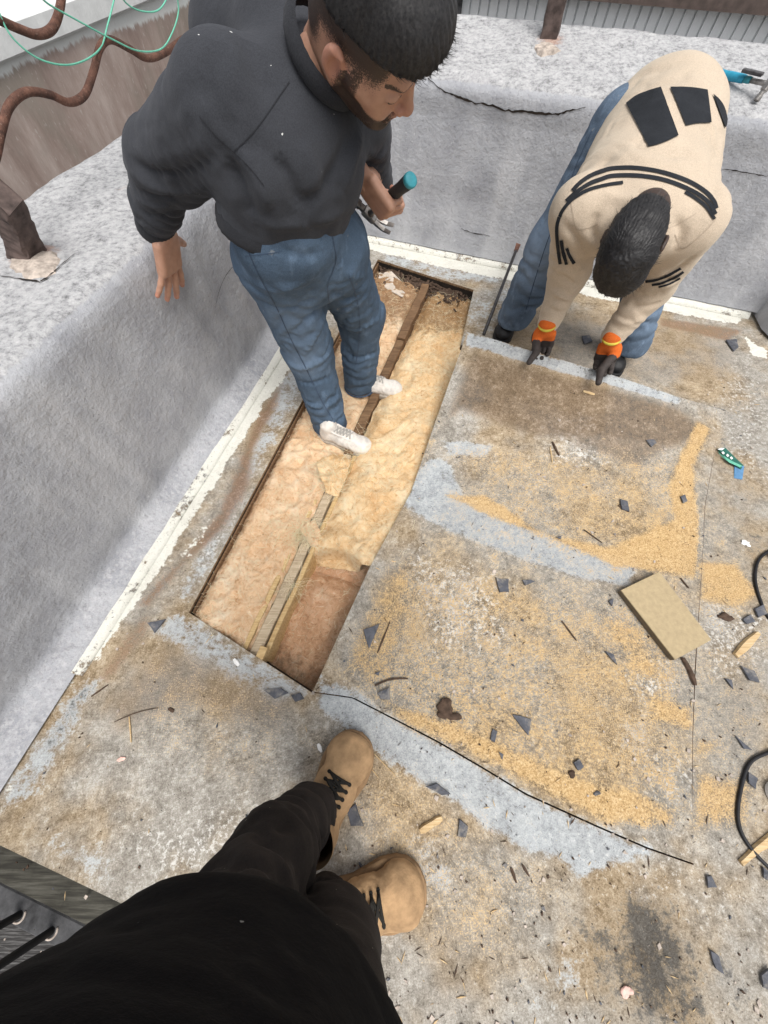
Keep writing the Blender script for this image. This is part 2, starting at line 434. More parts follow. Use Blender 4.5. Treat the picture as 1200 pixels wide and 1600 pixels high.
def m_fabric(name, c, var=.18, scale=8, rough=.95, weave=700, bump=.25, spots=None, fuzz=.3):
    t = NT(name, rough, .12)
    n = t.noise(scale, 5, .6); d = tuple(x * (1 - var) for x in c); l = tuple(min(1, x * (1 + var)) for x in c)
    col = t.ramp(n, [(.3, d), (.7, l)])
    f2 = t.noise(420, 2, .5); col = t.mix(.25, col, t.ramp(f2, [(.35, tuple(x * .5 for x in c)), (.65, tuple(min(1, x * 1.6) for x in c))]))
    if spots:
        col = t.mix(t.math('MULTIPLY', t.step(t.noise(75, 2, .5), .775, .79), .8), col, spots)
    t.b.inputs['Sheen Weight'].default_value = fuzz; t.b.inputs['Sheen Roughness'].default_value = .6
    t.b.inputs['Sheen Tint'].default_value = (*[min(1, x * 2.5 + .1) for x in c], 1)
    nb = t.bump(t.noise(26, 4, .6), .25, .012); nb = t.bump(t.noise(weave, 2, .5), bump, .002, nb)
    return t.done(col, nb)
def m_denim(name, c=(.055, .10, .17)):
    t = NT(name, .9, .15)
    n = t.noise(6, 5, .6); wk = t.noise(22, 4, .6, vec=t.map((1, 1, .6)))
    col = t.ramp(n, [(.28, tuple(x * .65 for x in c)), (.5, c), (.75, tuple(x * 1.55 for x in c))])
    col = t.mix(t.math('MULTIPLY', t.step(wk, .52, .72), .5), col, tuple(x * 2.2 + .03 for x in c))
    tw = t.noise(500, 2, .5); col = t.mix(.3, col, t.ramp(tw, [(.35, tuple(x * .5 for x in c)), (.65, tuple(x * 1.9 for x in c))]))
    col = t.mix(t.math('MULTIPLY', t.step(t.attr('m_fade'), .2, 1.), .55), col, tuple(x * 2.0 + .05 for x in c))
    col = t.mix(t.math('MULTIPLY', t.step(t.noise(28, 4, .65), .66, .74), .35), col, (.38, .37, .34))
    nb = t.bump(t.noise(30, 4, .6), .35, .012); nb = t.bump(tw, .3, .002, nb)
    return t.done(col, nb)
def m_skin():
    t = NT('skin', .5, .4)
    n = t.noise(35, 5, .6)
    col = t.ramp(n, [(.3, (.40, .215, .145)), (.7, (.52, .30, .21))])
    col = t.mix(t.math('MULTIPLY', t.attr('m_red'), .5), col, (.50, .18, .13))
    st = t.math('MULTIPLY_ADD', t.math('SUBTRACT', t.noise(420, 3, .6), .5), 1.2, t.attr('m_hair'))
    col = t.mix(t.math('MULTIPLY', t.step(st, .3, .75), .93), col, (.018, .014, .013))
    t.b.inputs['Subsurface Weight'].default_value = .12; t.b.inputs['Subsurface Radius'].default_value = (.012, .005, .003)
    t.b.inputs['Subsurface Scale'].default_value = .5
    nb = t.bump(t.noise(320, 4, .6), .18, .002)
    return t.done(col, nb)
def m_hair():
    t = NT('black_hair', .5, .4)
    n = t.noise(220, 3, .6)
    col = t.ramp(n, [(.3, (.004, .004, .005)), (.7, (.026, .024, .024))])
    return t.done(col, t.bump(t.noise(260, 4, .7), .25, .003))
def m_wood(name, a, b, c, scale=18, ang=0.0, stretch=14, rough=.85, bump=.35):
    t = NT(name, rough, .2)
    mp = t.map((1, stretch, 4), (0, 0, -ang)); g = t.noise(scale * .5, 6, .65, vec=mp, dist=.3); n = t.noise(12, 5, .65)
    col = t.ramp(g, [(.3, a), (.5, b), (.7, c)])
    col = t.mix(t.math('MULTIPLY', t.step(n, .5, .75), .5), col, tuple(x * .45 for x in a))
    return t.done(col, t.bump(g, bump, .006))
def m_insul(name, a, b, c, dirt_shade):
    t = NT(name, .97, .05)
    n = t.noise(7, 6, .68); f = t.noise(26, 7, .78, dist=2.2); ff = t.noise(90, 5, .75, dist=1.5)
    col = t.ramp(t.math('ADD', t.math('MULTIPLY', n, .6), t.math('MULTIPLY', f, .4)), [(.36, a), (.5, b), (.62, c)])
    col = t.mix(t.math('MULTIPLY', t.step(f, .47, .34), .6), col, tuple(x * y for x, y in zip(a, (.72, .55, .42))))
    col = t.mix(t.math('MULTIPLY', t.step(f, .56, .72), .6), col, (.97, .88, .70))
    dm = t.step(t.math('MULTIPLY_ADD', t.math('SUBTRACT', t.noise(30, 5, .7), .5), 1.1, t.attr('m_dirt_shade')), .35, .8)
    col = t.mix(t.math('MULTIPLY', dm, .85), col, t.ramp(ff, [(.3, tuple(x * .4 for x in dirt_shade)), (.7, dirt_shade)]))
    col = t.mix(t.math('MULTIPLY', t.step(t.noise(120, 3, .6), .33, .27), .7), col, (.12, .07, .035))
    nb = t.bump(f, .8, .02); nb = t.bump(ff, .6, .006, nb)
    return t.done(col, nb)
def m_rust(name='rusty_steel'):
    t = NT(name, .85, .25)
    n = t.noise(30, 6, .7); f = t.noise(150, 4, .7)
    col = t.ramp(n, [(.3, (.035, .022, .018)), (.5, (.11, .055, .04)), (.72, (.20, .10, .07))])
    col = t.mix(t.math('MULTIPLY', t.step(f, .58, .7), .6), col, (.30, .21, .17))
    return t.done(col, t.bump(f, .6, .004))

M = {}
M['deck'] = m_deck()
M['parapet'] = m_parapet('painted_parapet', True)
M['skin'] = m_skin(); M['hair'] = m_hair()
M['charcoal'] = m_fabric('charcoal_fleece', (.036, .038, .044), .22, 7, spots=(.7, .7, .68), fuzz=.35)
M['rib'] = m_fabric('charcoal_rib_knit', (.026, .027, .031), .2, 12, weave=400, bump=.5)
M['beige'] = m_fabric('beige_fleece', (.50, .408, .312), .10, 6, fuzz=.2)
M['beige_print'] = m_fabric('black_print', (.022, .024, .028), .2, 20, fuzz=.05)
M['black_fleece'] = m_fabric('black_fleece', (.0045, .0045, .0055), .25, 8, spots=(.30, .30, .29), fuzz=.03)
M['black_pants'] = m_fabric('dusty_black_trousers', (.024, .020, .0185), .45, 9, spots=(.3, .27, .22), fuzz=.1)
M['denim'] = m_denim('washed_denim', (.072, .108, .158)); M['denim2'] = m_denim('faded_denim', (.105, .145, .20))
M['seam'] = simple('denim_seam', (.045, .07, .115), .3, 60)
M['canvas'] = simple('white_canvas', (.64, .60, .55), .2, 40, .85, .3, 300)
M['rubber_white'] = simple('off_white_rubber', (.36, .32, .27), .35, 30, .6, .1)
M['lace_white'] = simple('white_lace', (.40, .38, .35), .1, 60, .9, .4, 500)
M['black_leather'] = simple('black_leather', (.012, .012, .013), .3, 30, .5, .3, 160)
M['nubuck'] = simple('tan_nubuck', (.385, .245, .13), .32, 22, .92, .45, 160)
M['boot_sole'] = simple('boot_sole', (.27, .17, .09), .25, 30, .8, .2)
M['boot_collar'] = simple('boot_collar', (.05, .03, .02), .25, 30, .8, .2)
M['lace_dark'] = simple('black_lace', (.02, .018, .015), .3, 90, .9, .4, 500)
M['glove_orange'] = m_fabric('orange_knit_glove', (.60, .13, .025), .15, 20, weave=350, bump=.5, fuzz=.1)
M['glove_dark'] = simple('grey_latex_coating', (.045, .037, .034), .3, 40, .75, .35, 200)
M['yellow_hem'] = simple('yellow_hem', (.55, .45, .06), .15, 50)
M['grip'] = simple('charcoal_rubber_grip', (.03, .034, .038), .2, 60, .6, .25, 260)
M['teal'] = simple('teal_plastic', (.045, .26, .31), .15, 60, .5, .1)
M['steel'] = simple('worn_steel', (.33, .31, .29), .35, 50, .42, .15, 200, metallic=.85)
M['dark_steel'] = simple('dark_steel', (.085, .082, .085), .35, 50, .5, .2, 200, metallic=.6)
M['rust'] = m_rust()
M['post'] = simple('dark_painted_post', (.085, .062, .055), .6, 26, .8, .4, 90)
M['green_wire'] = simple('green_plastic_wire', (.14, .46, .33), .12, 60, .5, .05)
M['cable'] = simple('black_cable', (.016, .016, .018), .3, 60, .55, .1)
def m_slate():
    t = NT('slate_shard', .8, .25); n = t.noise(30, 5, .65); col = t.ramp(n, [(.3, (.055, .058, .068)), (.7, (.125, .13, .15))])
    col = t.mix(t.math('MULTIPLY', t.step(t.noise(18, 6, .75), .48, .66), .75), col, (.30, .275, .24)); return t.done(col, t.bump(t.noise(90, 5, .7), .5, .005))
M['slate'] = m_slate()
M['bark'] = simple('dark_wood_chip', (.075, .048, .033), .45, 60, .9, .5, 160)
M['splinter'] = m_wood('pale_splinter', (.42, .27, .13), (.58, .42, .23), (.68, .54, .34), 30)
M['board'] = simple('tan_fibre_board', (.40, .315, .19), .12, 60, .95, .3, 260)
M['board_edge'] = simple('dark_board_edge', (.14, .11, .075), .25, 60, .95, .3, 200)
M['white_plastic'] = simple('white_plastic', (.78, .77, .75), .05, 40, .5, .05)
M['packet_green'] = simple('dark_green_print', (.02, .12, .09), .2, 60, .5, .05)
M['packet_blue'] = simple('blue_print', (.10, .23, .40), .2, 60, .5, .05)
M['shell'] = simple('pink_white_shell', (.72, .47, .40), .3, 60, .7, .2)
M['paper'] = simple('torn_paper', (.52, .45, .38), .2, 25, .9, .3, 60)
UANG = math.radians(71.5)
M['joist_old'] = m_wood('old_joist', (.075, .042, .024), (.17, .10, .055), (.28, .175, .095), 26, UANG)
M['joist_new'] = m_wood('pale_joist', (.40, .25, .11), (.56, .39, .19), (.66, .49, .27), 26, UANG)
M['joist_grey'] = m_wood('dusty_joist_top', (.30, .22, .14), (.48, .38, .26), (.60, .50, .36), 26, UANG)
M['plywood'] = m_wood('plywood_edge', (.10, .06, .035), (.24, .15, .085), (.40, .28, .17), 30)
M['ins_left'] = m_insul('cream_pink_fibre', (.73, .44, .24), (.89, .62, .385), (.95, .78, .57), (.36, .20, .10))
M['ins_up'] = m_insul('yellow_fibre', (.75, .46, .22), (.89, .635, .36), (.95, .79, .54), (.42, .24, .11))
M['ins_low'] = m_insul('orange_fibre', (.58, .31, .165), (.76, .46, .275), (.83, .57, .38), (.33, .19, .105))
M['fibre'] = simple('loose_fibre', (.94, .78, .54), .2, 40, .95, .1)
M['cream'] = simple('cream_paint', (.62, .61, .53), .12, 20, .7, .2, 90)
def m_siding():
    t = NT('white_siding', .45, .4)
    col = t.ramp(t.noise(3, 4, .6), [(.3, (.84, .86, .86)), (.7, (.90, .915, .915))]); return t.done(col, t.bump(t.noise(40, 3), .05, .005))
M['siding'] = m_siding()
M['trim_dark'] = simple('dark_brown_trim', (.10, .075, .065), .3, 20)
M['slab'] = simple('pale_concrete', (.62, .63, .62), .1, 12, .85, .25, 80)
def m_stain():
    t = NT('stained_render', .92, .15)
    st = t.noise(7, 8, .72, vec=t.map((1, 1, .32))); big = t.noise(3, 4, .6); f = t.noise(70, 4, .65, vec=t.map((1, 1, .4)))
    col = t.ramp(st, [(.3, (.25, .185, .16)), (.5, (.36, .285, .25)), (.7, (.48, .40, .36))])
    col = t.mix(t.math('MULTIPLY', t.step(big, .45, .7), .6), col, (.27, .25, .21))
    col = t.mix(t.math('MULTIPLY', t.step(f, .60, .7), .5), col, (.56, .51, .46))
    w = t.step(t.math('MULTIPLY_ADD', t.math('SUBTRACT', t.noise(34, 5, .7, vec=t.map((1, 1, .08))), .5), .9, t.attr('m_white')), .4, .62)
    col = t.mix(w, col, (.64, .65, .63))
    return t.done(col, t.bump(f, .25, .006))
M['stain'] = m_stain()
M['moss'] = m_wood('mossy_beam', (.022, .021, .018), (.055, .052, .042), (.115, .11, .092), 14, math.radians(-18))
M['old_plank'] = m_wood('weathered_plank', (.012, .011, .011), (.05, .048, .047), (.19, .187, .183), 26, math.radians(-18), 22)
M['ledge'] = simple('grey_ledge', (.06, .06, .062), .6, 24, .9, .5, 70)
M['bar_black'] = simple('black_bar', (.012, .012, .013), .3, 40, .5, .1)
M['dark'] = simple('dark_cavity', (.022, .016, .012), .4, 20, .95)
M['ground'] = simple('far_ground', (.22, .21, .20), .2, 2, .95)
M['blue_handle'] = simple('blue_rubber', (.03, .28, .42), .15, 60, .5, .1)
M['dark_glass'] = simple('dark_window', (.04, .055, .065), .2, 4, .2, .02, spec=.5)

# ------------------------------------------------------------------ plan of the roof terrace
def line_x(p, d, q, e):
    A = np.array([[d[0], -e[0]], [d[1], -e[1]]]); s = np.linalg.solve(A, (q - p)[:2]); return p + d * s[0]
L0, L1 = at(11, 1228), at(443, 546); UD = nrm(L1 - L0); NL = V(-UD[1], UD[0], 0)       # left parapet: along, outward
B0, B1 = at(585, 377), at(1165, 494); VD = nrm(B1 - B0); NB = V(-VD[1], VD[0], 0)      # back parapet: along, outward
CORNER = line_x(L0, UD, B0, VD)
ZUP = V(0, 0, 1)
hA, hB, hC, hQ = at(295, 957), at(487, 1082), at(740, 453), at(720, 539)
hD = line_x(hA, nrm(at(470, 630) - hA), hC, nrm(at(590, 405) - hC))
near_cut = [hB, at(550, 1091), at(620, 1127), at(685, 1161), at(752, 1200), at(821, 1242), at(929, 1291), at(1010, 1326), at(1084, 1352)]
right_cut = [near_cut[-1], at(1082, 1250), at(1083, 1150), at(1087, 1050), at(1091, 980), at(1097, 890), at(1102, 790), at(1117, 706), at(1133, 640)]
pG = right_cut[-1]

def ruled(la, lb, cell=.014):
    """flat grid ruled between two matching chains of points"""
    v = []; f = []
    for i in range(len(la) - 1):
        a0, a1, b0, b1 = la[i], la[i + 1], lb[i], lb[i + 1]
        nu = max(1, int(max(np.linalg.norm(a1 - a0), np.linalg.norm(b1 - b0)) / cell))
        nv = max(1, int(max(np.linalg.norm(b0 - a0), np.linalg.norm(b1 - a1)) / cell))
        S, T = np.meshgrid(np.arange(nu + 1) / nu, np.arange(nv + 1) / nv, indexing='ij'); S = S[..., None]; T = T[..., None]
        g = (a0 * (1 - S) + a1 * S) * (1 - T) + (b0 * (1 - S) + b1 * S) * T
        b = sum(len(x) for x in v); v.append(g.reshape(-1, 3))
        ii = (np.arange(nu)[:, None] * (nv + 1) + np.arange(nv)[None, :]).ravel() + b
        f.append(np.stack([ii, ii + 1, ii + nv + 2, ii + nv + 1], 1))
    v = np.concatenate(v); f = np.concatenate(f)
    e = np.cross(v[f[0, 2]] - v[f[0, 0]], v[f[0, 3]] - v[f[0, 1]])
    return v, (f if e[2] > 0 else f[:, ::-1])

def join(parts):
    v = []; f = []; b = 0
    for a, q in parts: v.append(a); f.append(q + b); b += len(a)
    return np.concatenate(v), np.concatenate(f)

# the cut sheet: flat layout and its lifted shape
NS, NTT = 112, 76
def chain(pts, t):
    d = np.cumsum([0] + [np.linalg.norm(pts[i + 1] - pts[i]) for i in range(len(pts) - 1)]); d = d / d[-1]
    P = np.array(pts); return np.stack([np.interp(t, d, P[:, k]) for k in range(3)], -1)
ss = np.linspace(0, 1, NS); tt = np.linspace(0, 1, NTT)
GAP = .0048
nr = chain(near_cut, tt); fr = chain([hQ, pG], tt); lf = chain([hB, at(575, 890), at(640, 770), hQ], ss); rt = chain(right_cut, ss)
S_, T_ = np.meshgrid(ss, tt, indexing='ij'); S3 = S_[..., None]; T3 = T_[..., None]
flat = (1 - S3) * nr[None] + S3 * fr[None] + (1 - T3) * lf[:, None] + T3 * rt[:, None] \
    - ((1 - S3) * (1 - T3) * nr[0] + (1 - S3) * T3 * nr[-1] + S3 * (1 - T3) * fr[0] + S3 * T3 * fr[-1])
ctr = flat.mean((0, 1)); 
far_px = [(729, 521, .205), (775, 534, .212), (821, 547, .215), (880, 563, .205), (940, 580, .19), (1000, 600, .145), (1064, 622, .085), (1133, 642, .012)]
far3 = chain([at(*p) for p in far_px], tt)
g = np.clip((S_ - .42) / .58, 0, 1) ** 1.75
P3 = flat + (far3 - fr)[None] * g[..., None]
P3[..., 2] += .003 + .004 * np.sin(T_ * 5 + 1) * sstep(0, .3, S_) + .006 * fbm(flat * 2.3, 2) * sstep(0.02, .3, S_)
inset = GAP * sstep(0, .02, 1 - np.minimum(np.minimum(S_, T_), 1 - T_) * 40)
P3 = P3 + (ctr - flat) / np.linalg.norm(ctr - flat, axis=-1, keepdims=True) * inset[..., None]
pv_flat = flat.reshape(-1, 3); pv = P3.reshape(-1, 3)
ii = (np.arange(NS - 1)[:, None] * NTT + np.arange(NTT - 1)[None]).ravel()
pf = np.stack([ii, ii + 1, ii + NTT + 1, ii + NTT], 1)
if np.cross(pv[pf[0, 2]] - pv[pf[0, 0]], pv[pf[0, 3]] - pv[pf[0, 1]])[2] < 0: pf = pf[:, ::-1]
def to_px(v):
    d = v - EYE; z = d[:, 1] * ST - d[:, 2] * CT; return np.stack([600 + FPX * d[:, 0] / z, 800 - FPX * (d[:, 1] * CT + d[:, 2] * ST) / z], 1)
pv_px = to_px(pv)
def spot(x, y):
    """where a mark seen in the photograph lies on the floor sheet, laid flat"""
    q = ((pv_px - (x, y)) ** 2).sum(1); k = q.argmin()
    return pv_flat[k] if q[k] < 14 ** 2 else at(x, y)
def surf(x, y):
    q = ((pv_px - (x, y)) ** 2).sum(1); k = q.argmin()
    return pv[k] if q[k] < 12 ** 2 else at(x, y)
def poly_mask(p, px, soft=.03, closed=True):
    P = np.array([spot(*q)[:2] for q in px]); x = p[:, :2]; n = len(P)
    dmin = np.full(len(x), 1e9); ins = np.zeros(len(x), bool)
    for i in range(n):
        a = P[i]; b = P[(i + 1) % n]; ab = b - a
        t = np.clip(((x - a) @ ab) / max(ab @ ab, 1e-9), 0, 1); d = np.linalg.norm(x - a - t[:, None] * ab, axis=1); dmin = np.minimum(dmin, d)
        c = (a[1] > x[:, 1]) != (b[1] > x[:, 1])
        xi = a[0] + (x[:, 1] - a[1]) * (b[0] - a[0]) / (b[1] - a[1] if abs(b[1] - a[1]) > 1e-9 else 1e-9)
        ins ^= c & (x[:, 0] < xi)
    return sstep(-soft, soft, np.where(ins, dmin, -dmin))
MASKS = {
 'm_blue': [(1, .025, [(630, 792), (655, 738), (672, 712), (702, 725), (722, 772), (800, 815), (900, 850), (1005, 882), (985, 917), (900, 905), (800, 868), (700, 828)]),
            (1, .03, [(492, 1058), (560, 1082), (590, 1105), (700, 1165), (830, 1240), (920, 1290), (1010, 1335), (905, 1372), (880, 1345), (800, 1320), (720, 1260), (650, 1215), (580, 1175), (497, 1100)]),
            (.7, .05, [(280, 948), (330, 982), (485, 1083), (430, 1102), (330, 1040), (240, 990)]), (.85, .02, [(690, 690), (725, 690), (768, 700), (762, 716), (700, 712)]),
            (.4, .04, [(738, 462), (720, 540), (762, 545), (800, 470), (800, 445)]), (1.0, .012, [(727, 515), (940, 574), (1066, 617), (1062, 634), (940, 597), (727, 541)]),
            (.65, .05, [(130, 1050), (160, 1060), (100, 1180), (40, 1260), (0, 1270), (0, 1240), (60, 1150)]),
            (.6, .05, [(432, 590), (475, 560), (482, 600), (400, 740), (330, 880), (300, 950), (272, 930), (330, 830), (392, 700)]),
            (.5, .06, [(640, 880), (740, 880), (770, 960), (740, 1040), (660, 1000)]), (.5, .05, [(950, 1130), (1010, 1110), (1040, 1190), (960, 1180)]),
            (.55, .05, [(640, 1290), (700, 1310), (720, 1400), (660, 1400)]), (.5, .06, [(850, 1500), (930, 1480), (900, 1570), (840, 1580)]), (.6, .04, [(600, 395), (800, 432), (800, 445), (700, 440), (600, 410)]),
            (.5, .06, [(60, 1290), (160, 1320), (200, 1380), (100, 1370)]), (.5, .06, [(1090, 920), (1150, 950), (1180, 1030), (1090, 1020)])],
 'm_white': [(.5, .08, [(640, 860), (780, 890), (800, 1020), (680, 1020)]), (.4, .05, [(1000, 1170), (1080, 1180), (1080, 1260), (1020, 1250)]), (.25, .10, [(930, 1280), (1080, 1330), (1200, 1420), (1120, 1480), (950, 1370)]),
             (.5, .06, [(850, 650), (930, 640), (960, 720), (860, 730)]), (.5, .06, [(1090, 930), (1200, 960), (1200, 1060), (1100, 1060)]), (.5, .08, [(200, 1300), (400, 1250), (380, 1380), (250, 1390)]),
             (.5, .05, [(960, 1050), (1040, 1030), (1060, 1080), (1000, 1110)]), (.4, .1, [(1130, 560), (1200, 600), (1200, 760), (1120, 700)]), (.5, .03, [(320, 900), (400, 740), (380, 740), (300, 890)])],
 'm_sand': [(.34, .10, [(560, 1060), (640, 860), (720, 700), (1100, 720), (1200, 900), (1200, 1300), (1080, 1300), (900, 1260), (600, 1100)]),(.95, .03, [(698, 772), (760, 805), (870, 850), (960, 882), (1088, 905), (1092, 830), (1082, 730), (1112, 668), (1088, 655), (1045, 750), (1050, 810), (950, 850), (850, 835), (760, 775)]),
            (.85, .04, [(1092, 872), (1150, 880), (1190, 930), (1150, 950), (1098, 940)]), (.9, .04, [(583, 1088), (640, 1105), (720, 1130), (800, 1160), (900, 1210), (1000, 1240), (1060, 1262), (1050, 1292), (950, 1282), (850, 1238), (750, 1188), (640, 1130)]),
            (.62, .07, [(530, 1045), (560, 960), (600, 900), (650, 860), (640, 960), (610, 1060), (585, 1085)]), (.75, .05, [(1092, 1205), (1180, 1215), (1165, 1295), (1095, 1292)]), (.85, .04, [(1010, 1085), (1082, 1105), (1082, 1150), (1015, 1130)]),
            (.7, .05, [(930, 955), (1000, 975), (1050, 1070), (985, 1060)]), (.65, .03, [(1085, 1150), (1125, 1155), (1120, 1180), (1085, 1180)]), (.45, .1, [(700, 760), (900, 800), (1080, 760), (1080, 890), (900, 850)]),
            (.45, .08, [(640, 700), (700, 650), (690, 700), (650, 760)]), (.5, .06, [(600, 1060), (800, 1080), (860, 1180), (700, 1130)]), (.35, .1, [(700, 880), (900, 910), (1000, 980), (950, 1080), (800, 960)])],
 'm_lsand': [(1, .12, [(540, 1060), (620, 870), (900, 915), (1080, 960), (1082, 1280), (900, 1260), (600, 1100)]), (.8, .12, [(440, 1120), (640, 1180), (900, 1380), (800, 1560), (650, 1500), (500, 1250)]),
             (.9, .1, [(680, 690), (1090, 700), (1100, 900), (800, 830)]), (.6, .1, [(1095, 870), (1200, 880), (1200, 1300), (1090, 1290)]), (.7, .1, [(230, 1000), (470, 1090), (430, 1250), (200, 1180)]), (.5, .1, [(780, 490), (1160, 560), (1130, 700), (1050, 640)])],
 'm_brown': [(.95, .05, [(735, 548), (850, 578), (1060, 638), (1115, 680), (1040, 700), (950, 690), (830, 680), (720, 640), (700, 655)]), (.8, .05, [(880, 640), (1000, 655), (1060, 690), (1000, 730), (900, 700)]), (.45, .08, [(790, 480), (900, 480), (1160, 535), (1140, 600), (1000, 590), (800, 530)]),
             (.6, .06, [(150, 1100), (260, 1000), (400, 1060), (470, 1092), (430, 1150), (300, 1110), (180, 1150)]), (.5, .08, [(600, 880), (640, 870), (650, 1000), (560, 1060), (540, 1040)]), (.4, .1, [(650, 1400), (800, 1450), (760, 1600), (660, 1600)]), (.4, .1, [(1130, 1000), (1200, 1020), (1200, 1200), (1110, 1160)])],
 'm_dark': [(.32, .12, [(1125, 560), (1200, 580), (1200, 860), (1110, 820)]), (.30, .10, [(1100, 960), (1200, 980), (1200, 1160), (1095, 1150)]),(1.0, .11, [(980, 1390), (1030, 1400), (1080, 1480), (1090, 1600), (1000, 1600), (960, 1480)]), (.7, .10, [(900, 1440), (960, 1430), (960, 1600), (930, 1600)]), (.5, .06, [(900, 560), (980, 575), (970, 600), (890, 585)]), (.42, .08, [(1140, 800), (1200, 810), (1200, 930), (1160, 900)]),
            (.4, .12, [(1000, 1520), (1200, 1420), (1200, 1600), (1050, 1600)]), (.45, .03, [(60, 1170), (130, 1060), (150, 1070), (80, 1190)])],
 'm_rust': [(.75, .045, [(445, 590), (432, 640), (398, 700), (392, 760), (350, 830), (292, 880), (232, 952), (212, 945), (290, 862), (340, 800), (372, 720), (405, 640)]), (.55, .03, [(240, 950), (215, 960), (150, 1060), (170, 1070), (230, 1000)]), (.6, .025, [(1030, 495), (1165, 515), (1140, 535), (1030, 510)])],
 'm_cream': [(.85, .035, [(455, 530), (470, 555), (405, 645), (340, 750), (285, 835), (250, 892), (190, 970), (150, 1030), (100, 1080), (230, 850)]), (.45, .05, [(345, 780), (330, 830), (290, 890), (262, 880)]), (.9, .03, [(560, 372), (585, 377), (685, 397), (792, 419), (1043, 473), (1165, 494), (1150, 506), (1043, 488), (900, 458), (790, 437), (685, 416), (560, 386)]),
             (.8, .02, [(1160, 520), (1185, 540), (1200, 548), (1200, 562), (1175, 555)]), (.5, .02, [(5, 1230), (30, 1215), (20, 1240), (0, 1260)])],
}
def masks(p):
    out = {}
    for k, L in MASKS.items():
        m = np.zeros(len(p))
        for w, soft, px in L: m = np.maximum(m, w * poly_mask(p, px, soft))
        out[k] = m
    return out

# ------------------------------------------------------------------ roof deck, in patches round the opening
XR = 3.1
def lw(p): return L0 + UD * np.dot(p - L0, UD) - NL * .0 + NL * .12          # foot of the left parapet opposite p (runs on under it)
def bw(p): return B0 + VD * np.dot(p - B0, VD) + NB * .12
crn = CORNER + NL * .12 + NB * .12
E_, F_ = near_cut[-1], right_cut[6]
def rightof(p): return V(XR, p[1] - .34 * (XR - p[0]) * 1.0, 0)
bot = lambda p: V(p[0] + .0, -1.05, 0)
patches = [ruled([lw(hA), lw(hD)], [hA, hD]),
           ruled([lw(hD), crn], [hD, bw(hD)]),
           ruled([hD, hC], [bw(hD), bw(hC)]),
           ruled([hC, hQ], [bw(hC), bw(hQ) + VD * .30]) if False else ruled([hQ, pG], [hC, hC + (pG - hQ) * 1.0]),
           ruled([hC, hC + (pG - hQ)], [bw(hC), bw(hC + (pG - hQ))])]
gC = hC + (pG - hQ)
patches += [ruled([pG, gC, bw(gC)], [rightof(pG), rightof(gC), rightof(bw(gC))])]
patches += [ruled(right_cut, [rightof(p) for p in right_cut])]
eb = rightof(E_)
la = [lw(hA), hA] + near_cut + [eb]
LEDGE_A, LEDGE_B = at(-60, 1292), at(215, 1424)                                        # edge of the deck at the lower left
ld = nrm(LEDGE_B - LEDGE_A)
def lowpt(p, i, n):
    t = i / (n - 1); return LEDGE_A - ld * .12 + ld * (t * 4.6)
lb = [lowpt(p, i, len(la)) for i, p in enumerate(la)]
lb[0] = line_x(LEDGE_A, ld, L0 + NL * .12, UD)
patches += [ruled(la, lb)]
dv, df = join(patches)
deck = mesh('roof_deck', dv, df, M['deck'], smooth=False, attrs=masks(dv)); tag(deck, kind='structure')
# sawn plywood edge of the deck round the opening
def skirt(pts, z0, z1, name, mat, parent, th=.0):
    b = MB()
    for i in range(len(pts) - 1):
        a, c = pts[i], pts[i + 1]
        b.add([V(a[0], a[1], z0), V(c[0], c[1], z0), V(c[0], c[1], z1), V(a[0], a[1], z1)], [[0, 1, 2, 3]])
    return b.build(name, mat, parent)
skirt([hQ, hC, hD, hA, hB] + near_cut[1:] + right_cut[1:], -.0005, -.016, 'sawn_edge', M['plywood'], deck)

# the lifted sheet, with its own thickness
nP = len(pv)
tn = vnormals(pv, pf); under = pv - tn * .012
edge = [j for j in range(NTT)] + [i * NTT + NTT - 1 for i in range(1, NS)] + [(NS - 1) * NTT + j for j in range(NTT - 2, -1, -1)] + [i * NTT for i in range(NS - 2, 0, -1)]
sf = np.array([[a, b, b + nP, a + nP] for a, b in zip(edge, edge[1:] + edge[:1])])
sheet = mesh('floor_sheet', pv, pf, M['deck'], smooth=True, attrs=masks(pv_flat))
tag(sheet, 'sand-covered cut floor sheet bent up by the man in the beige sweatshirt', 'floor sheet')
mesh('underside', np.concatenate([pv + V(0, 0, -.0004), under]), np.concatenate([sf, pf[:, ::-1] + nP]), M['plywood'], sheet)

# ------------------------------------------------------------------ opening: cavity, joists, insulation
cav = MB()
zc = -.20
rim = [hD, hA, hB] + near_cut[1:] + right_cut[1:] + [hQ, hC]
for i in range(len(rim)):
    a, b2 = rim[i], rim[(i + 1) % len(rim)]
    cav.add([V(a[0], a[1], -.012), V(b2[0], b2[1], -.012), V(b2[0], b2[1], zc), V(a[0], a[1], zc)], [[0, 1, 2, 3]])
cm = np.mean(rim, 0)
cav.add([V(p[0], p[1], zc) for p in rim] + [V(cm[0], cm[1], zc)], [[i, (i + 1) % len(rim), len(rim)] for i in range(len(rim))])
tag(cav.build('floor_cavity', M['dark']), kind='structure')

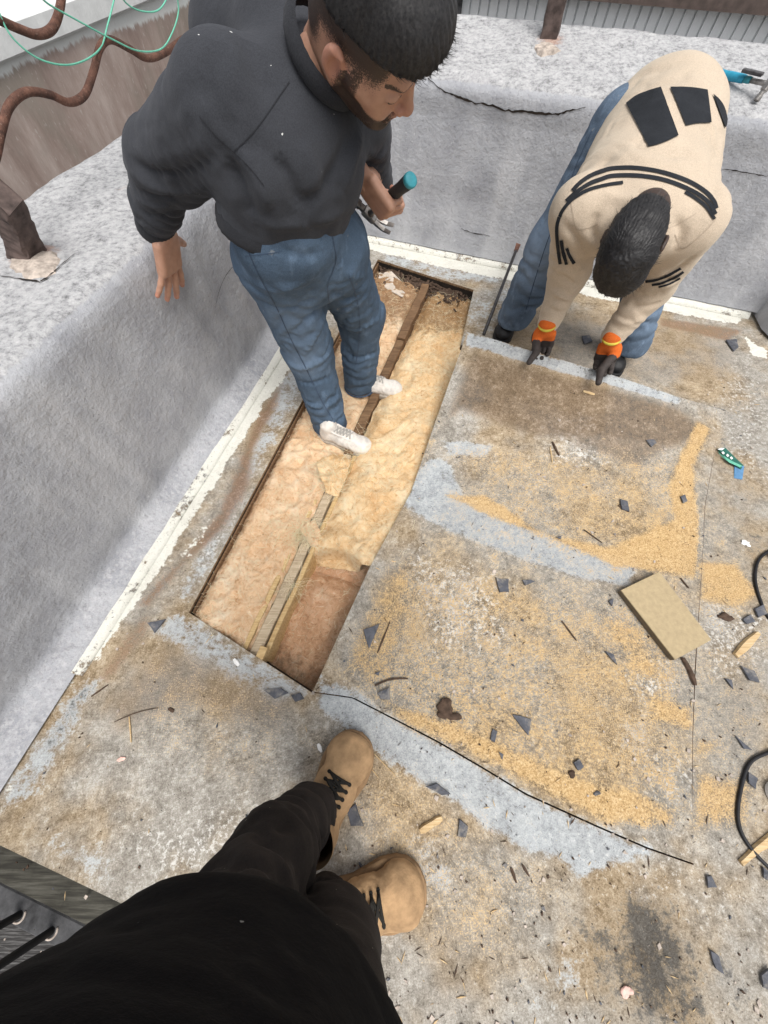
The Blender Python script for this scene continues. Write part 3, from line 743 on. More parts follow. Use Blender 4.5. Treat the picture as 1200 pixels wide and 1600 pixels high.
J0, J1 = at(388, 1042, -.02), at(664, 447, -.02); JD = nrm(J1 - J0); JN = V(JD[1], -JD[0], 0)        # JN to the right
JL = np.linalg.norm(J1 - J0)
def joist_piece(name, s0, s1, off, half, z0, z1, mat, label, jit=.0):
    m = MB(); n = max(2, int((s1 - s0) / .06))
    A = [J0 + JD * (s0 + (s1 - s0) * k / n) for k in range(n + 1)]
    for k in range(n + 1): A[k][2] = 0
    w = [rng.normal(0, jit) if jit else 0 for _ in A]; zz = [rng.normal(0, jit * .6) if jit else 0 for _ in A]
    v = []
    for k, p in enumerate(A):
        c = p + JN * (off + w[k])
        v += [c - JN * half + ZUP * z0, c + JN * half + ZUP * z0, c + JN * half + ZUP * (z1 + zz[k] - .003), c + JN * (half - .004) + ZUP * (z1 + zz[k]), c - JN * (half - .004) + ZUP * (z1 + zz[k]), c - JN * half + ZUP * (z1 + zz[k] - .003)]
    f = [[5, 4, 3, 2, 1, 0], [n * 6 + q for q in range(6)]]
    for k in range(n):
        for q in range(6): f.append([k * 6 + q, k * 6 + (q + 1) % 6, (k + 1) * 6 + (q + 1) % 6, (k + 1) * 6 + q])
    o = mesh(name, v, f, mat, smooth=False); tag(o, label, 'joist'); return o
joist_piece('timber_joist', .78 * JL, JL + .02, 0, .024, -.19, -.018, M['joist_old'], 'dark old joist running up to the back wall in the opening', .002)
joist_piece('timber_joist', .42 * JL, .775 * JL, 0, .022, -.19, -.026, M['joist_old'], 'brown joist under the white sneakers of the man in charcoal', .002)
joist_piece('timber_joist', -.02, .415 * JL, 0, .019, -.19, -.022, M['joist_grey'], 'dusty pale joist at the near end of the opening', .0015)
joist_piece('timber_batten', .04, .42 * JL, .034, .009, -.17, -.030, M['joist_new'], 'thin pale batten along the right side of the near joist', .001)
joist_piece('timber_batten', -.03, .30 * JL, -.045, .010, -.17, -.022, M['joist_new'], 'thin pale batten along the left side of the near joist', .001)
bk = MB(); c = at(408, 1024, -.012); bk.bevbox(c + ZUP * -.02, JD * .03, JN * .014, ZUP * .03, .002)
tag(bk.build('wood_block', M['joist_new']), 'short pale wood block at the near end of the joist', 'wood block')
pl = MB()                                                                            # rafter side seen along the left edge of the opening
ed = nrm(hD - hA); en = V(ed[1], -ed[0], 0)
pl.bevbox((hA + hD) / 2 + en * .004 + ZUP * -.085, ed * (np.linalg.norm(hD - hA) / 2 - .004), en * .004, ZUP * .066, .002)
tag(pl.build('edge_joist', M['joist_old']), 'dark brown joist along the left edge of the opening', 'joist')

def batt(name, la, lb, zfun, mat, label, dirt_shade, cell=.008, amp=.016, seed=0.):
    v, f = ruled(la, lb, cell); n = fbm(v * V(9, 9, 1) + seed, 4); r = 1 - np.abs(fbm(v * V(16, 16, 1) + seed + 9, 4)) * 2
    fine = fbm(v * V(60, 60, 1) + seed, 3)
    wq = v * V(14, 14, 1) + seed + 1.6 * np.stack([fbm(v * V(5, 5, 1) + seed + 40, 3), fbm(v * V(5, 5, 1) + seed + 60, 3), 0 * v[:, 0]], 1); strg = (1 - np.abs(fbm(wq, 3)) * 3).clip(-1, 1)
    z = zfun(v) + amp * (.9 * n + .4 * r + .55 * strg) + .004 * fine; w = v.copy(); w[:, 2] = z
    w[:, :2] += .004 * np.stack([fbm(v * V(25, 25, 1) + 3, 2), fbm(v * V(25, 25, 1) + 31, 2)], 1)
    o = mesh(name, w, f, mat, attrs={'m_dirt_shade': dirt_shade(v)}); tag(o, label, 'insulation', 'glass wool batts in the opening'); return o, w, f
def dist_line(v, a, b):
    a = a[:2]; ab = b[:2] - a; t = np.clip(((v[:, :2] - a) @ ab) / (ab @ ab), 0, 1); return np.linalg.norm(v[:, :2] - a - t[:, None] * ab, axis=1)
jl = lambda s: V(*(J0 + JD * s)[:2], 0)
feet = [at(535, 690, -.05), at(590, 607, -.05)]
def press(v): return sum(-.022 * np.exp(-((v[:, :2] - p[:2]) ** 2).sum(1) / .012) for p in feet)
def zl(v):
    d = np.minimum(dist_line(v, hA, hD) * 1.6, dist_line(v, J0, J1) * 1.2); return -.048 + .024 * sstep(0, .08, d) + press(v) - .02 * sstep(.8, 1.9, v[:, 1])
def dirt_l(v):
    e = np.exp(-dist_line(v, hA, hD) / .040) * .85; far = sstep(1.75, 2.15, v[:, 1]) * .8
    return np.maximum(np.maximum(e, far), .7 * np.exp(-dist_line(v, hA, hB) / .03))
b1, b1v, b1f = batt('insulation_batt', [hA + en * .007 - ed * .05] + [hD + en * .007 - ed * .03], [jl(-.05) - JN * .024, jl(JL) - JN * .024], zl, M['ins_left'], 'long cream and pink glass wool batt left of the joist', dirt_l, seed=1.)
TORN_L, TORN_R = at(490, 866), at(580, 897)
def zu(v):
    d = dist_line(v, J0, J1); sg = (v - TORN_L) @ nrm(TORN_R - TORN_L); e = np.maximum(0, (v - TORN_L) @ UD - .012 + .030 * np.sin(np.clip(sg / .16, -.2, 1.3) * 3.0) * -1 + .012 * fbm(v * V(18, 18, 1), 2))
    return -.060 + .040 * sstep(0, .09, d) - .10 * (1 - sstep(0, .022, e)) ** 2 + .018 * np.exp(-((e - .06) / .035) ** 2) + press(v) - .035 * sstep(1.45, 2.1, v[:, 1])
def dirt_shade_u(v):
    return np.maximum.reduce([.85 * sstep(1.62, 2.15, v[:, 1]), .5 * np.exp(-np.abs((v - TORN_L) @ UD) / .02), .5 * np.exp(-dist_line(v, J0, J1) / .018)])  # torn-end term paints the crevice shadow into the colour; the rest is dirt
ur = [TORN_R + V(.09, .02, 0), at(655, 770) + V(.11, 0, 0), hC + V(.03, -.03, 0)]
jt = float(np.dot(TORN_L - J0, JD))
ulf = [jl(jt - .01) + JN * .026, jl(jt + .35) + JN * .026, jl(JL) + JN * .026]
b2, b2v, b2f = batt('insulation_batt', ulf, ur, zu, M['ins_up'], 'thick yellow glass wool batt with a torn end right of the joist', dirt_shade_u, seed=4., amp=.017)
def zw(v):
    c = at(500, 935); return -.135 - .05 * np.exp(-dist_line(v, TORN_L - UD * .015, TORN_R - UD * .015) / .035) + .055 * np.exp(-(((v[:, :2] - c[:2]) @ UD[:2]) ** 2 / .02 + ((v[:, :2] - c[:2]) @ V(UD[1], -UD[0])) ** 2 / .008))
def dirt_w(v):
    c = at(500, 935); return sstep(.04, .24, np.linalg.norm((v - c)[:, :2] * V(1.2, .8), axis=1)) * .55
b3, b3v, b3f = batt('insulation_batt', [jl(-.07) + JN * .02, jl(jt + .03) + JN * .02], [hB + V(.08, .03, 0) - UD * .08, TORN_R + V(.14, .06, 0)], zw, M['ins_low'], 'low orange dirty insulation at the near right of the opening', dirt_w, seed=8., amp=.015)

def flap(px, z, mat, label, seed):
    la_ = [at(x, y, 0) for x, y in px[0]]; lb_ = [at(x, y, 0) for x, y in px[1]]; v, f = ruled(la_, lb_, .005); c = v.mean(0); d = np.linalg.norm((v - c)[:, :2], axis=1); R_ = d.max()
    v = v.copy(); v[:, 2] = z - .035 * sstep(.45, 1.0, d / R_) + .012 * fbm(v * V(20, 20, 1) + seed, 4) + .008 * (1 - np.abs(fbm(v * V(28, 28, 1) + seed, 3)) * 3).clip(-1, 1)
    v[:, :2] += .010 * np.stack([fbm(v * V(22, 22, 1) + 3, 3), fbm(v * V(22, 22, 1) + 31, 3)], 1)
    o = mesh('wool_tuft', v, f, mat, attrs={'m_dirt_shade': np.zeros(len(v))}); tag(o, label, 'insulation', 'glass wool batts in the opening'); return v, f
t1v, t1f = flap([[(492, 712), (500, 740), (508, 768)], [(548, 705), (545, 735), (528, 772)]], .004, M['ins_up'], 'yellow wool tuft lying over the joist in front of the sneaker', 3.)
t2v, t2f = flap([[(462, 815), (470, 835), (485, 850)], [(492, 808), (500, 828), (505, 848)]], -.008, M['ins_left'], 'small pale wool tuft lying over the near joist', 7.)
# loose glass fibres on the batts, one mass
def fibres(v, f, n, L, rad, lift=.004, sel=None):
    nv = vnormals(v, f); idx = np.arange(len(v)) if sel is None else np.nonzero(sel)[0]
    out = MB()
    for k in rng.choice(idx, n):
        p = v[k] + nv[k] * lift * rng.random(); d = rng.normal(0, 1, 3); d[2] *= .25; d = nrm(d); pts = [p]
        m = 5; l = L * (.4 + rng.random())
        for q in range(m):
            d = nrm(d + rng.normal(0, .45, 3) * V(1, 1, .5)); pts.append(pts[-1] + d * l / m)
        for q in pts: q[2] = max(q[2], p[2] - .002)
        out.tube(pts, rad, 3, cap=False)
    return out
mb = fibres(b1v, b1f, 700, .05, .00045); a2 = fibres(b2v, b2f, 800, .05, .00045); mb.add(a2.v, a2.f); a3 = fibres(b3v, b3f, 90, .04, .0006); mb.add(a3.v, a3.f); a4 = fibres(t1v, t1f, 90, .05, .0007); mb.add(a4.v, a4.f); a4 = fibres(t2v, t2f, 60, .05, .0007); mb.add(a4.v, a4.f)
# tufts where the wool is torn
for (x, y, z, n, sp, L) in [(515, 745, -.015, 90, .03, .07), (455, 830, -.02, 70, .03, .09), (480, 835, -.012, 70, .02, .09), (455, 915, -.03, 40, .012, .08), (620, 720, -.01, 30, .03, .10), (560, 700, -.02, 40, .03, .08)]:
    c = at(x, y, z)
    for k in range(2 * n):
        p = c + rng.normal(0, sp, 3) * V(1, 1, .25); d = nrm(rng.normal(0, 1, 3) * V(1, 1, .5) + V(-.3, -.3, .2)); pts = [p]
        for q in range(5): d = nrm(d + rng.normal(0, .35, 3) + V(0, 0, -.1)); pts.append(pts[-1] + d * L / 5 * (.5 + rng.random()))
        mb.tube(pts, .00045, 3, cap=False)
tag(mb.build('loose_fibres', M['fibre'], smooth=True), 'fine loose glass fibres lying on the insulation', 'fibres', kind='stuff')

BATTS = [(b1, b1v, b1f, 7000), (b2, b2v, b2f, 8000), (b3, b3v, b3f, 1800)]
# debris along the far end of the opening: bark-like scraps and a torn paper sheet
sc = MB()
for k in range(420):
    t = rng.random(); p = hD + (hC - hD) * (.05 + .9 * t) + UD * -abs(rng.normal(0, .07)) ; p[2] = -.055 + rng.random() * .02
    a = rng.random() * 6.28; l = .006 + rng.random() * .022
    sc.box(p, V(math.cos(a), math.sin(a), rng.normal(0, .3)) * l, V(-math.sin(a), math.cos(a), rng.normal(0, .3)) * l * .3, ZUP * .0015, .001)
for k in range(160):
    p = at(545, 500, -.06) + V(rng.normal(0, .03), rng.normal(0, .09), rng.random() * .02); a = rng.random() * 6.28; l = .004 + rng.random() * .008
    sc.box(p, V(math.cos(a), math.sin(a), .2) * l, V(-math.sin(a), math.cos(a), .1) * l * .7, ZUP * l * .5, .001)
tag(sc.build('bark_scraps', M['bark']), 'dark crumbly scraps along the far end of the opening', 'debris', kind='stuff')
pp = [(593, 426), (612, 424), (640, 452), (628, 464), (606, 452), (590, 440)]
pv_ = [at(x, y, -.035 + .012 * math.sin(i * 2.3)) for i, (x, y) in enumerate(pp)]
cc = np.mean(pv_, 0) + V(0, 0, .008)
pb = MB(); pb.add(pv_ + [cc] + [p - V(0, 0, .003) for p in pv_], [[i, (i + 1) % 6, 6] for i in range(6)] + [[(i + 1) % 6, i, 7 + i, 7 + (i + 1) % 6] for i in range(6)])
tag(pb.build('paper_scrap', M['paper']), 'torn grey paper sheet at the far corner of the opening', 'paper')

# ------------------------------------------------------------------ parapets
def sweep(name, p0, along, out, length, prof, mat, label, cell=.022, disp=.004, extra=None, s0=0., seed=0., endcap=True):
    P = []; 
    for i in range(len(prof) - 1):
        a, b = np.array(prof[i]), np.array(prof[i + 1]); n = max(1, int(np.linalg.norm((b - a)[:2]) / cell))
        for k in range(n): P.append(a + (b - a) * k / n)
    P.append(np.array(prof[-1])); P = np.array(P); m = len(P); nu = int(length / cell)
    ssx = s0 + np.linspace(0, length, nu + 1)
    v = p0 + along * ssx[:, None, None] + out * P[None, :, 0:1] + ZUP * P[None, :, 1:2]
    tp = np.repeat(P[None, :, 2], nu + 1, 0).ravel(); lp = np.repeat(P[None, :, 3], nu + 1, 0).ravel()
    wz = np.repeat(P[None, :, :2], nu + 1, 0).reshape(-1, 2); sx = np.repeat(ssx[:, None], m, 1).ravel()
    v = v.reshape(-1, 3)
    ii = (np.arange(nu)[:, None] * m + np.arange(m - 1)[None]).ravel(); f = np.stack([ii, ii + 1, ii + m + 1, ii + m], 1)
    n = vnormals(v, f)
    ref = -out
    k0 = np.argmin(np.abs(wz[:, 1] - .4) + 10 * (wz[:, 0] > .2))
    if np.dot(n[k0], ref) < 0: f = f[:, ::-1]; n = -n
    keep = np.minimum(1, wz[:, 1] / .03).clip(0, 1)
    v = v + n * (disp * (fbm(v * 5 + seed, 3) * 1.6 + .5 * fbm(v * 22 + seed, 3) + 1.3 * fbm(v * V(9, 9, 1.6) + seed, 3)) * keep)[:, None]
    at_ = {'m_top': tp, 'm_lip': lp, 'm_rust': np.zeros(len(v)), 'm_dirt_shade': np.zeros(len(v))}
    if extra: v = extra(v, at_, sx, wz, n)
    o = mesh(name, v, f, mat, smooth=True, attrs=at_); tag(o, label, 'parapet'); return o, v, f
ZL, ZB = .735, .765
post_base = at(52, 400, ZL)
def left_extra(v, at_, sx, wz, n):
    d = np.linalg.norm(v - post_base, axis=1); at_['m_rust'] = np.maximum(1 - d / .12, 0) * 1.1
    c = at(190, 295, ZL); at_['m_rust'] = np.maximum(at_['m_rust'], .62 * np.maximum(1 - np.linalg.norm(v - c, axis=1) / .07, 0))
    crk = on_plane(85, 1000, L0 + NL * .08, NL); at_['m_dirt_shade'] = .5 * np.exp(-((v - crk) ** 2).sum(1) / .02)
    # vertical ridges in the sheet near the hand
    for (x, y, w) in [(330, 440, .012), (372, 440, .010), (300, 470, .008)]:
        p = on_plane(x, y, L0 + NL * .08, NL); s = np.dot(p - L0, UD)
        face = sstep(.1, .2, wz[:, 1]) * (1 - sstep(.62, .72, wz[:, 1])) * (wz[:, 0] < .12)
        v = v + n * (w * np.exp(-((sx - s - .05 * np.sin(wz[:, 1] * 9)) / .014) ** 2) * face)[:, None]
    return v
len_l = np.linalg.norm(CORNER - L0) + .6 + .65
parL, plv, plf = sweep('parapet', L0, UD, NL, len_l, [(0.0, .012, 0, .6), (.012, .026, 0, .6), (.07, .075, 0, .55), (.078, .10, 0, .1), (.078, .67, 0, 0), (.083, .70, .2, 0), (.096, .722, .5, 0), (.118, .733, .85, 0), (.15, .735, 1, 0), (.655, .735, 1, 0), (.67, .72, 1, 0), (.672, -.8, .3, 0)],
    M['parapet'], 'long grey painted parapet on the left with a speckled white top', extra=left_extra, s0=-.6, seed=2.)
def back_extra(v, at_, sx, wz, n):
    q = on_plane(856, 78, B0 + V(0, 0, .80), (0, 0, 1)); d = np.linalg.norm((v - q)[:, :2], axis=1); at_['m_rust'] = np.maximum(1 - d / .12, 0) * (wz[:, 0] > .08)
    at_['m_dirt_shade'] = .45 * np.exp(-(((v - on_plane(1080, 430, B0, NB)) ** 2).sum(1)) / .05)
    return v
len_b = 3.6
parB, pbv, pbf = sweep('parapet', CORNER, VD, NB, len_b, [(0, .03, 0, .35), (.004, .05, 0, .15), (.03, .3, 0, 0), (.045, .645, 0, 0), (.040, .67, .05, 0), (.040, .72, .1, 0), (.05, .752, .45, 0), (.085, .768, .9, 0), (.62, .86, 1, 0), (.635, .84, 1, 0), (.64, -.8, .3, 0)],
    M['parapet'], 'grey painted parapet along the back with a wide speckled top', extra=back_extra, s0=-.3, seed=5.)
# buttress-like projection at the right of the back parapet
k0 = at(1178, 528); sb = np.dot(k0 - B0, VD)
bt = []; bf = []
prof = [(-.21, .015), (-.20, .06), (-.15, .2), (-.07, .42), (.0, .60), (.03, .66)]
nu = 30
for i in range(nu + 1):
    s = sb + .9 * i / nu; fade = sstep(0, .10, .9 * i / nu) * .75 + .25
    for (w, z) in prof: bt.append(B0 + VD * s + NB * (w * (.25 + .75 * fade) if i else .03) + ZUP * z)
m = len(prof)
for i in range(nu):
    for k in range(m - 1): bf.append([i * m + k, (i + 1) * m + k, (i + 1) * m + k + 1, i * m + k + 1])
nb_ = mesh('parapet_buttress', bt, bf, M['parapet'], parB, smooth=True)
# cream cove beads along the wall feet
def cove(name, p0, d, n, s0, s1, r, parent, z0=.012):
    v = []; f = []; nu = int((s1 - s0) / .03); k = 7
    for i in range(nu + 1):
        s = s0 + (s1 - s0) * i / nu
        for q in range(k):
            a = math.pi / 2 * q / (k - 1); w = .006 * noise3(V(s * 12, 3.3, q))
            v.append(p0 + d * s - n * (r * math.sin(a) * 1.2 - .014 + w * .3) + ZUP * (r * math.cos(a) * .75 + .001))
    for i in range(nu):
        for q in range(k - 1): f.append([i * k + q, i * k + q + 1, (i + 1) * k + q + 1, (i + 1) * k + q])
    v = np.array(v); at_ = {kk: np.zeros(len(v)) for kk in MASKS}; at_['m_cream'] = .62 + .22 * fbm(v * 9, 3); at_['m_blue'] = np.full(len(v), .7)
    return mesh(name, v, f, M['deck'], parent, smooth=True, attrs=at_)
sL = np.dot(at(118, 1052) - L0, UD)
cove('cove_strip', L0, UD, NL, sL, np.dot(CORNER - L0, UD), .030, parL)
cove('cove_strip', CORNER, VD, NB, 0, np.dot(at(1168, 495) - CORNER, VD), .034, parB)
# cracks in the back parapet, traced on its surface
bvB = bvh_of(pbv, pbf); bvL = bvh_of(plv, plf)
def crack(bv, px, wid, parent, n=5):
    P = smooth_path([(x, y, 0) for x, y in px], n); pa = []; pb2 = []
    for i, q in enumerate(P):
        w = wid * (.35 + .9 * rng.random()) * min(1, 4 * i / len(P) + .2, 4 * (len(P) - i) / len(P) + .2); j = rng.normal(0, wid * .5)
        pa.append((q[0], q[1] - w + j)); pb2.append((q[0], q[1] + w + j))
    v, f = ribbon(bv, pa, pb2, .0035, 2, 1)
    if f: mesh('crack', v, f, M['dark'], parent, smooth=False)
crack(bvB, [(668, 122), (690, 140), (720, 152), (742, 160), (765, 163), (790, 172), (815, 174), (842, 177), (868, 178), (890, 173), (915, 167)], 2.0, parB)
crack(bvB, [(700, 146), (718, 150), (735, 158)], 1.0, parB)
crack(bvB, [(1128, 264), (1150, 266), (1175, 271), (1200, 275)], .9, parB)
crack(bvB, [(720, 357), (735, 362), (765, 369)], .7, parB)
crack(bvL, [(0, 432), (30, 437), (58, 441), (70, 438), (98, 415), (118, 398)], 1.1, parL)
crack(bvL, [(332, 500), (340, 460), (352, 430), (372, 408)], .7, parL)

# posts and the wavy rusty rail on the left parapet
def post(base, top, wx, wy, ax, mat, label, flare=.0, jag=.012):
    b = MB(); d = nrm(top - base); ay = nrm(np.cross(d, ax)); ax = nrm(np.cross(ay, d)); n = 12; L = np.linalg.norm(top - base); v = []
    for k in range(n + 1):
        t = k / n; e = 1 + flare * (1 - t) ** 6
        for (sx, sy) in ((-1, -.85), (-.85, -1), (.85, -1), (1, -.85), (1, .85), (.85, 1), (-.85, 1), (-1, .85)):
            j = rng.normal(0, .0018, 3)
            v.append(base + d * (L * t + (rng.normal(0, jag) if k == n else 0)) + ax * sx * wx * e + ay * sy * wy * e + j)
    f = [[(k * 8 + q), k * 8 + (q + 1) % 8, (k + 1) * 8 + (q + 1) % 8, (k + 1) * 8 + q] for k in range(n) for q in range(8)] + [[n * 8 + q for q in range(8)]]
    b.add(v, f); o = b.build('rail_post', mat, smooth=False); tag(o, label, 'post', 'old railing posts on the parapets'); return o
bL = at(47, 402, ZL - .01); tL = bL + V(-.03, -.02, .23) ; tL = at(2, 306, ZL + .165)
post(bL, tL, .036, .032, UD, M['post'], 'broken dark post stump on the left parapet', .25)
bP2 = at(855, 68, .815); post(bP2, bP2 + V(0, 0, .55), .040, .036, VD, M['post'], 'dark post standing on the back parapet', .05, .002)
bP3 = at(332, 70, ZL); post(bP3, bP3 + V(0, 0, .6), .035, .035, UD, M['rust'], 'rusty post behind the shoulder of the man in charcoal', .05, .002)
# mortar pads round two posts
def pad(base, r, label, mat, n=22, h=.010, seed=3):
    r2 = random.Random(seed); v = []; 
    for k in range(n):
        a = 2 * math.pi * k / n; q = r * (.8 + .3 * r2.random()) * (1 + .18 * math.sin(2 * a + seed)); v.append(base + V(math.cos(a) * q, math.sin(a) * q, -.004))
    top = [base + (p - base) * .86 + V(0, 0, h * (.7 + .5 * r2.random())) for p in v]
    b = MB(); b.add(v + top + [base + V(0, 0, h * 1.3)], [[i, (i + 1) % n, n + (i + 1) % n, n + i] for i in range(n)] + [[n + i, n + (i + 1) % n, 2 * n] for i in range(n)])
    return tag(b.build('mortar_pad', mat), label, 'mortar')
M['mortar'] = simple('rust_stained_mortar', (.42, .36, .31), .45, 45, .95, .5, 90)
pad(at(58, 412, ZL), .085, 'rust-stained mortar pad round the broken post stump', M['mortar'])
pad(at(853, 82, .80) , .10, 'cracked mortar pad at the foot of the dark post', M['mortar'], seed=5, h=.025)
RP = post_base + NL * .02
def rail_pts(px): return smooth_path([on_plane(x, y, RP, NL) for x, y in px], 8)
r1 = MB(); r1.tube(rail_pts([(-30, 300), (-8, 250), (2, 205), (15, 165), (42, 144), (78, 148), (108, 160), (132, 148), (146, 112), (156, 75), (172, 62), (202, 76), (230, 91), (258, 82), (290, 60), (330, 50)]), .0105, 10)
tag(r1.build('rusty_rail', M['rust'], smooth=True), 'long wavy rusty bar above the left parapet', 'rail')
r2 = MB(); r2.tube(rail_pts([(-30, 20), (0, 32), (32, 46), (58, 54), (80, 46), (92, 20), (97, -20), (90, -60)]), .0105, 10)
tag(r2.build('rusty_rail', M['rust'], smooth=True), 'short curved rusty bar at the top left corner', 'rail')
def wire(px, label, off):
    w = MB(); P = smooth_path([on_plane(x, y, RP + NL * off, NL) for x, y in px], 10); P = [p + NL * .012 * math.sin(i * .13) for i, p in enumerate(P)]
    w.tube(P, .0023, 7); tag(w.build('green_wire', M['green_wire'], smooth=True), label, 'wire', 'green wires hooked on the rusty rail')
wire([(-10, -10), (5, 22), (25, 62), (58, 92), (100, 101), (140, 91), (164, 72), (171, 35), (178, -20)], 'green wire hanging in a wide loop at the far left', -.02)
wire([(60, -20), (75, 2), (120, 30), (170, 60), (212, 79), (252, 77), (272, 55), (280, 20), (270, -20)], 'green wire lying along the top of the wavy rail', -.028)
wire([(185, -12), (205, 8), (226, 18), (245, 15), (260, -10)], 'short loop of green wire at the top edge', .0)

# ------------------------------------------------------------------ neighbouring buildings
NW = L0 + NL * 1.25                                                                    # face of the neighbouring wall
zt = np.mean([on_plane(x, y, NW, NL)[2] for x, y in [(0, 105), (100, 56), (215, 0)]])
sw0 = -1.2; swl = 6.5; v = []; rows = 26; cols = 130
for i in range(cols + 1):
    for k in range(rows + 1): v.append(NW + UD * (sw0 + swl * i / cols) + ZUP * (zt - 2.2 * (k / rows) ** 1.4))
v = np.array(v); ii = (np.arange(cols)[:, None] * (rows + 1) + np.arange(rows)[None]).ravel(); f = np.stack([ii, ii + rows + 1, ii + rows + 2, ii + 1], 1)
band = np.mean([on_plane(x, y, NW, NL)[2] for x, y in [(0, 140), (100, 80), (170, 48)]])
wh = 1 - sstep(-.05, .05, (band + .02 * np.sin(v[:, 1] * 3)) - v[:, 2])
v = v + (-NL) * (.004 * fbm(v * 6, 3))[:, None]
nw = mesh('neighbour_wall', v, f, M['stain'], smooth=True, attrs={'m_white': wh}); tag(nw, 'brown stained neighbouring wall with a white upper band behind the rails', 'wall')
cp = MB(); cw = .45
cp.bevbox(NW + NL * (cw / 2 - .03) + UD * (sw0 + swl / 2) + ZUP * (zt + .045), UD * swl / 2, NL * cw / 2, ZUP * .045, .008); cp.build('coping', M['slab'], nw)
wb = MB(); q = NW + NL * .40; wb.box(q + NL * .2 + UD * (sw0 + swl / 2) + ZUP * (zt - 1.2), UD * swl / 2, NL * .18, ZUP * 1.15); wb.build('wall_core', M['slab'], nw)
# far white railed window beyond the coping
fw = empty('far_window', NW + NL * 1.9 + UD * 1.6 + ZUP * zt)
b = MB(); b.box(NW + NL * 1.95 + UD * 2.2 + ZUP * (zt - .2), UD * 2.6, NL * .02, ZUP * 1.2); b.build('glass', M['dark_glass'], fw)
for k in range(16):
    b = MB(); b.box(NW + NL * 1.9 + UD * (-.3 + .33 * k) + ZUP * (zt - .2), UD * .03, NL * .025, ZUP * 1.2); b.build('frame_bar', M['white_plastic'], fw)
for k in range(5):
    b = MB(); b.box(NW + NL * 1.88 + UD * 2.2 + ZUP * (zt - 1.1 + .5 * k), UD * 2.6, NL * .02, ZUP * .05); b.build('frame_bar', M['white_plastic'], fw)
tag(fw, 'dark glazed window with white bars far behind the neighbouring wall', 'window')
# white ribbed building behind the back parapet
SB = B0 + NB * 2.1
bx = empty('ribbed_building', SB + ZUP * -1)
s_l = np.dot(on_plane(722, 10, SB, NB) - SB, VD); zr = on_plane(1110, 10, SB, NB)[2]
v = []; f = []; x = s_l; pts = []
pitch = np.dot(on_plane(760, 15, SB, NB) - on_plane(745.5, 15, SB, NB), VD)
while x < s_l + 5.2:
    pts += [(x, 0), (x + pitch * .80, 0), (x + pitch * .84, .022), (x + pitch * .96, .022)]; x += pitch
for (s, o) in pts:
    for z in (-1.5, 2.2): v.append(SB + VD * s + NB * o + ZUP * z)
f = [[2 * i, 2 * i + 2, 2 * i + 3, 2 * i + 1] for i in range(len(pts) - 1)]
mesh('ribbed_siding', v, f, M['siding'], bx, smooth=False)
b = MB(); z1 = on_plane(1150, 18, SB, NB)[2]; d2 = on_plane(1060, 3, SB, NB); d3 = on_plane(1200, 24, SB, NB)
zz = (d2[2] + d3[2]) / 2; b.box(SB - NB * .05 + VD * (s_l + 2.6) + ZUP * (zz + .10), VD * 2.6, NB * .05, ZUP * .10)
b.build('fascia', M['trim_dark'], bx)
b = MB(); b.box(SB - NB * .01 + VD * (s_l - .03) + ZUP * .3, VD * .03, NB * .03, ZUP * 1.9); b.build('corner_trim', M['ledge'], bx)
tag(bx, 'white ribbed metal building behind the back parapet', 'building')

# ------------------------------------------------------------------ timber edge and railing at the lower left
LN = V(ld[1], -ld[0], 0); 
if LN[1] > 0: LN = -LN                                                               # away from the deck, towards the camera's back
def edge_plank(name, w0, w1, z0, z1, mat, label, cat='plank', s0=-.5, s1=3.2):
    b = MB(); mid = LEDGE_A + ld * ((s0 + s1) / 2) + LN * ((w0 + w1) / 2); b.bevbox(V(mid[0], mid[1], (z0 + z1) / 2), ld * (s1 - s0) / 2, LN * (w1 - w0) / 2, ZUP * (z1 - z0) / 2, .004)
    return tag(b.build(name, mat), label, cat)
edge_plank('timber_beam', .002, .072, -.14, -.012, M['moss'], 'mossy dark beam along the lower left edge of the deck', 'beam')
edge_plank('stone_ledge', .075, .135, -.2, -.02, M['ledge'], 'grey ledge carrying the black bars', 'ledge')
edge_plank('timber_plank', .175, .235, -.26, -.12, M['old_plank'], 'weathered grey plank below the black bars', 'plank')
edge_plank('timber_plank', .27, .40, -.30, -.20, M['old_plank'], 'lower weathered plank at the lower left corner', 'plank')
cl = at(92, 1432, -.02); s_c = np.dot(cl - LEDGE_A, ld)
for k, (s, lab) in enumerate([(s_c, 'black baluster nearest the photographer at the lower left'), (s_c - .105, 'black baluster second from the photographer'), (s_c - .21, 'black baluster at the left image edge')]):
    p = LEDGE_A + ld * s + LN * .112; p[2] = -.02
    o = empty('baluster', p); b = MB(); b.tube([p, p + V(0, 0, .9)], .0095, 12); b.build('bar', M['bar_black'], o, smooth=True)
    b = MB()
    ring = [p + V(math.cos(a) * .016, math.sin(a) * .016, .001) for a in np.linspace(-.9 * math.pi, .15 * math.pi, 12)]; b.tube(ring, .0028, 6); b.build('sealant_ring', M['mortar'], o, smooth=True)
    tag(o, lab, 'baluster', 'black balusters at the lower left')
gb = MB(); gb.box((0, 0, -3.05), (900, 0, 0), (0, 900, 0), (0, 0, .05)); tag(gb.build('ground', M['ground']), kind='structure')

# ------------------------------------------------------------------ people
def xf(v, o, X, Y, Z): return np.array(o) + v[:, 0:1] * np.array(X) + v[:, 1:2] * np.array(Y) + v[:, 2:3] * np.array(Z)
def stack(parts):
    """join meshes with attributes: parts = [(v,f,{attr:arr})]"""
    v = []; f = []; b = 0; keys = set(k for p in parts for k in p[2]); at_ = {k: [] for k in keys}
    for a, q, d in parts:
        v.append(a); f.append(q + b); b += len(a)
        for k in keys: at_[k].append(d.get(k, np.zeros(len(a))))
    return np.concatenate(v), np.concatenate(f), {k: np.concatenate(x) for k, x in at_.items()}

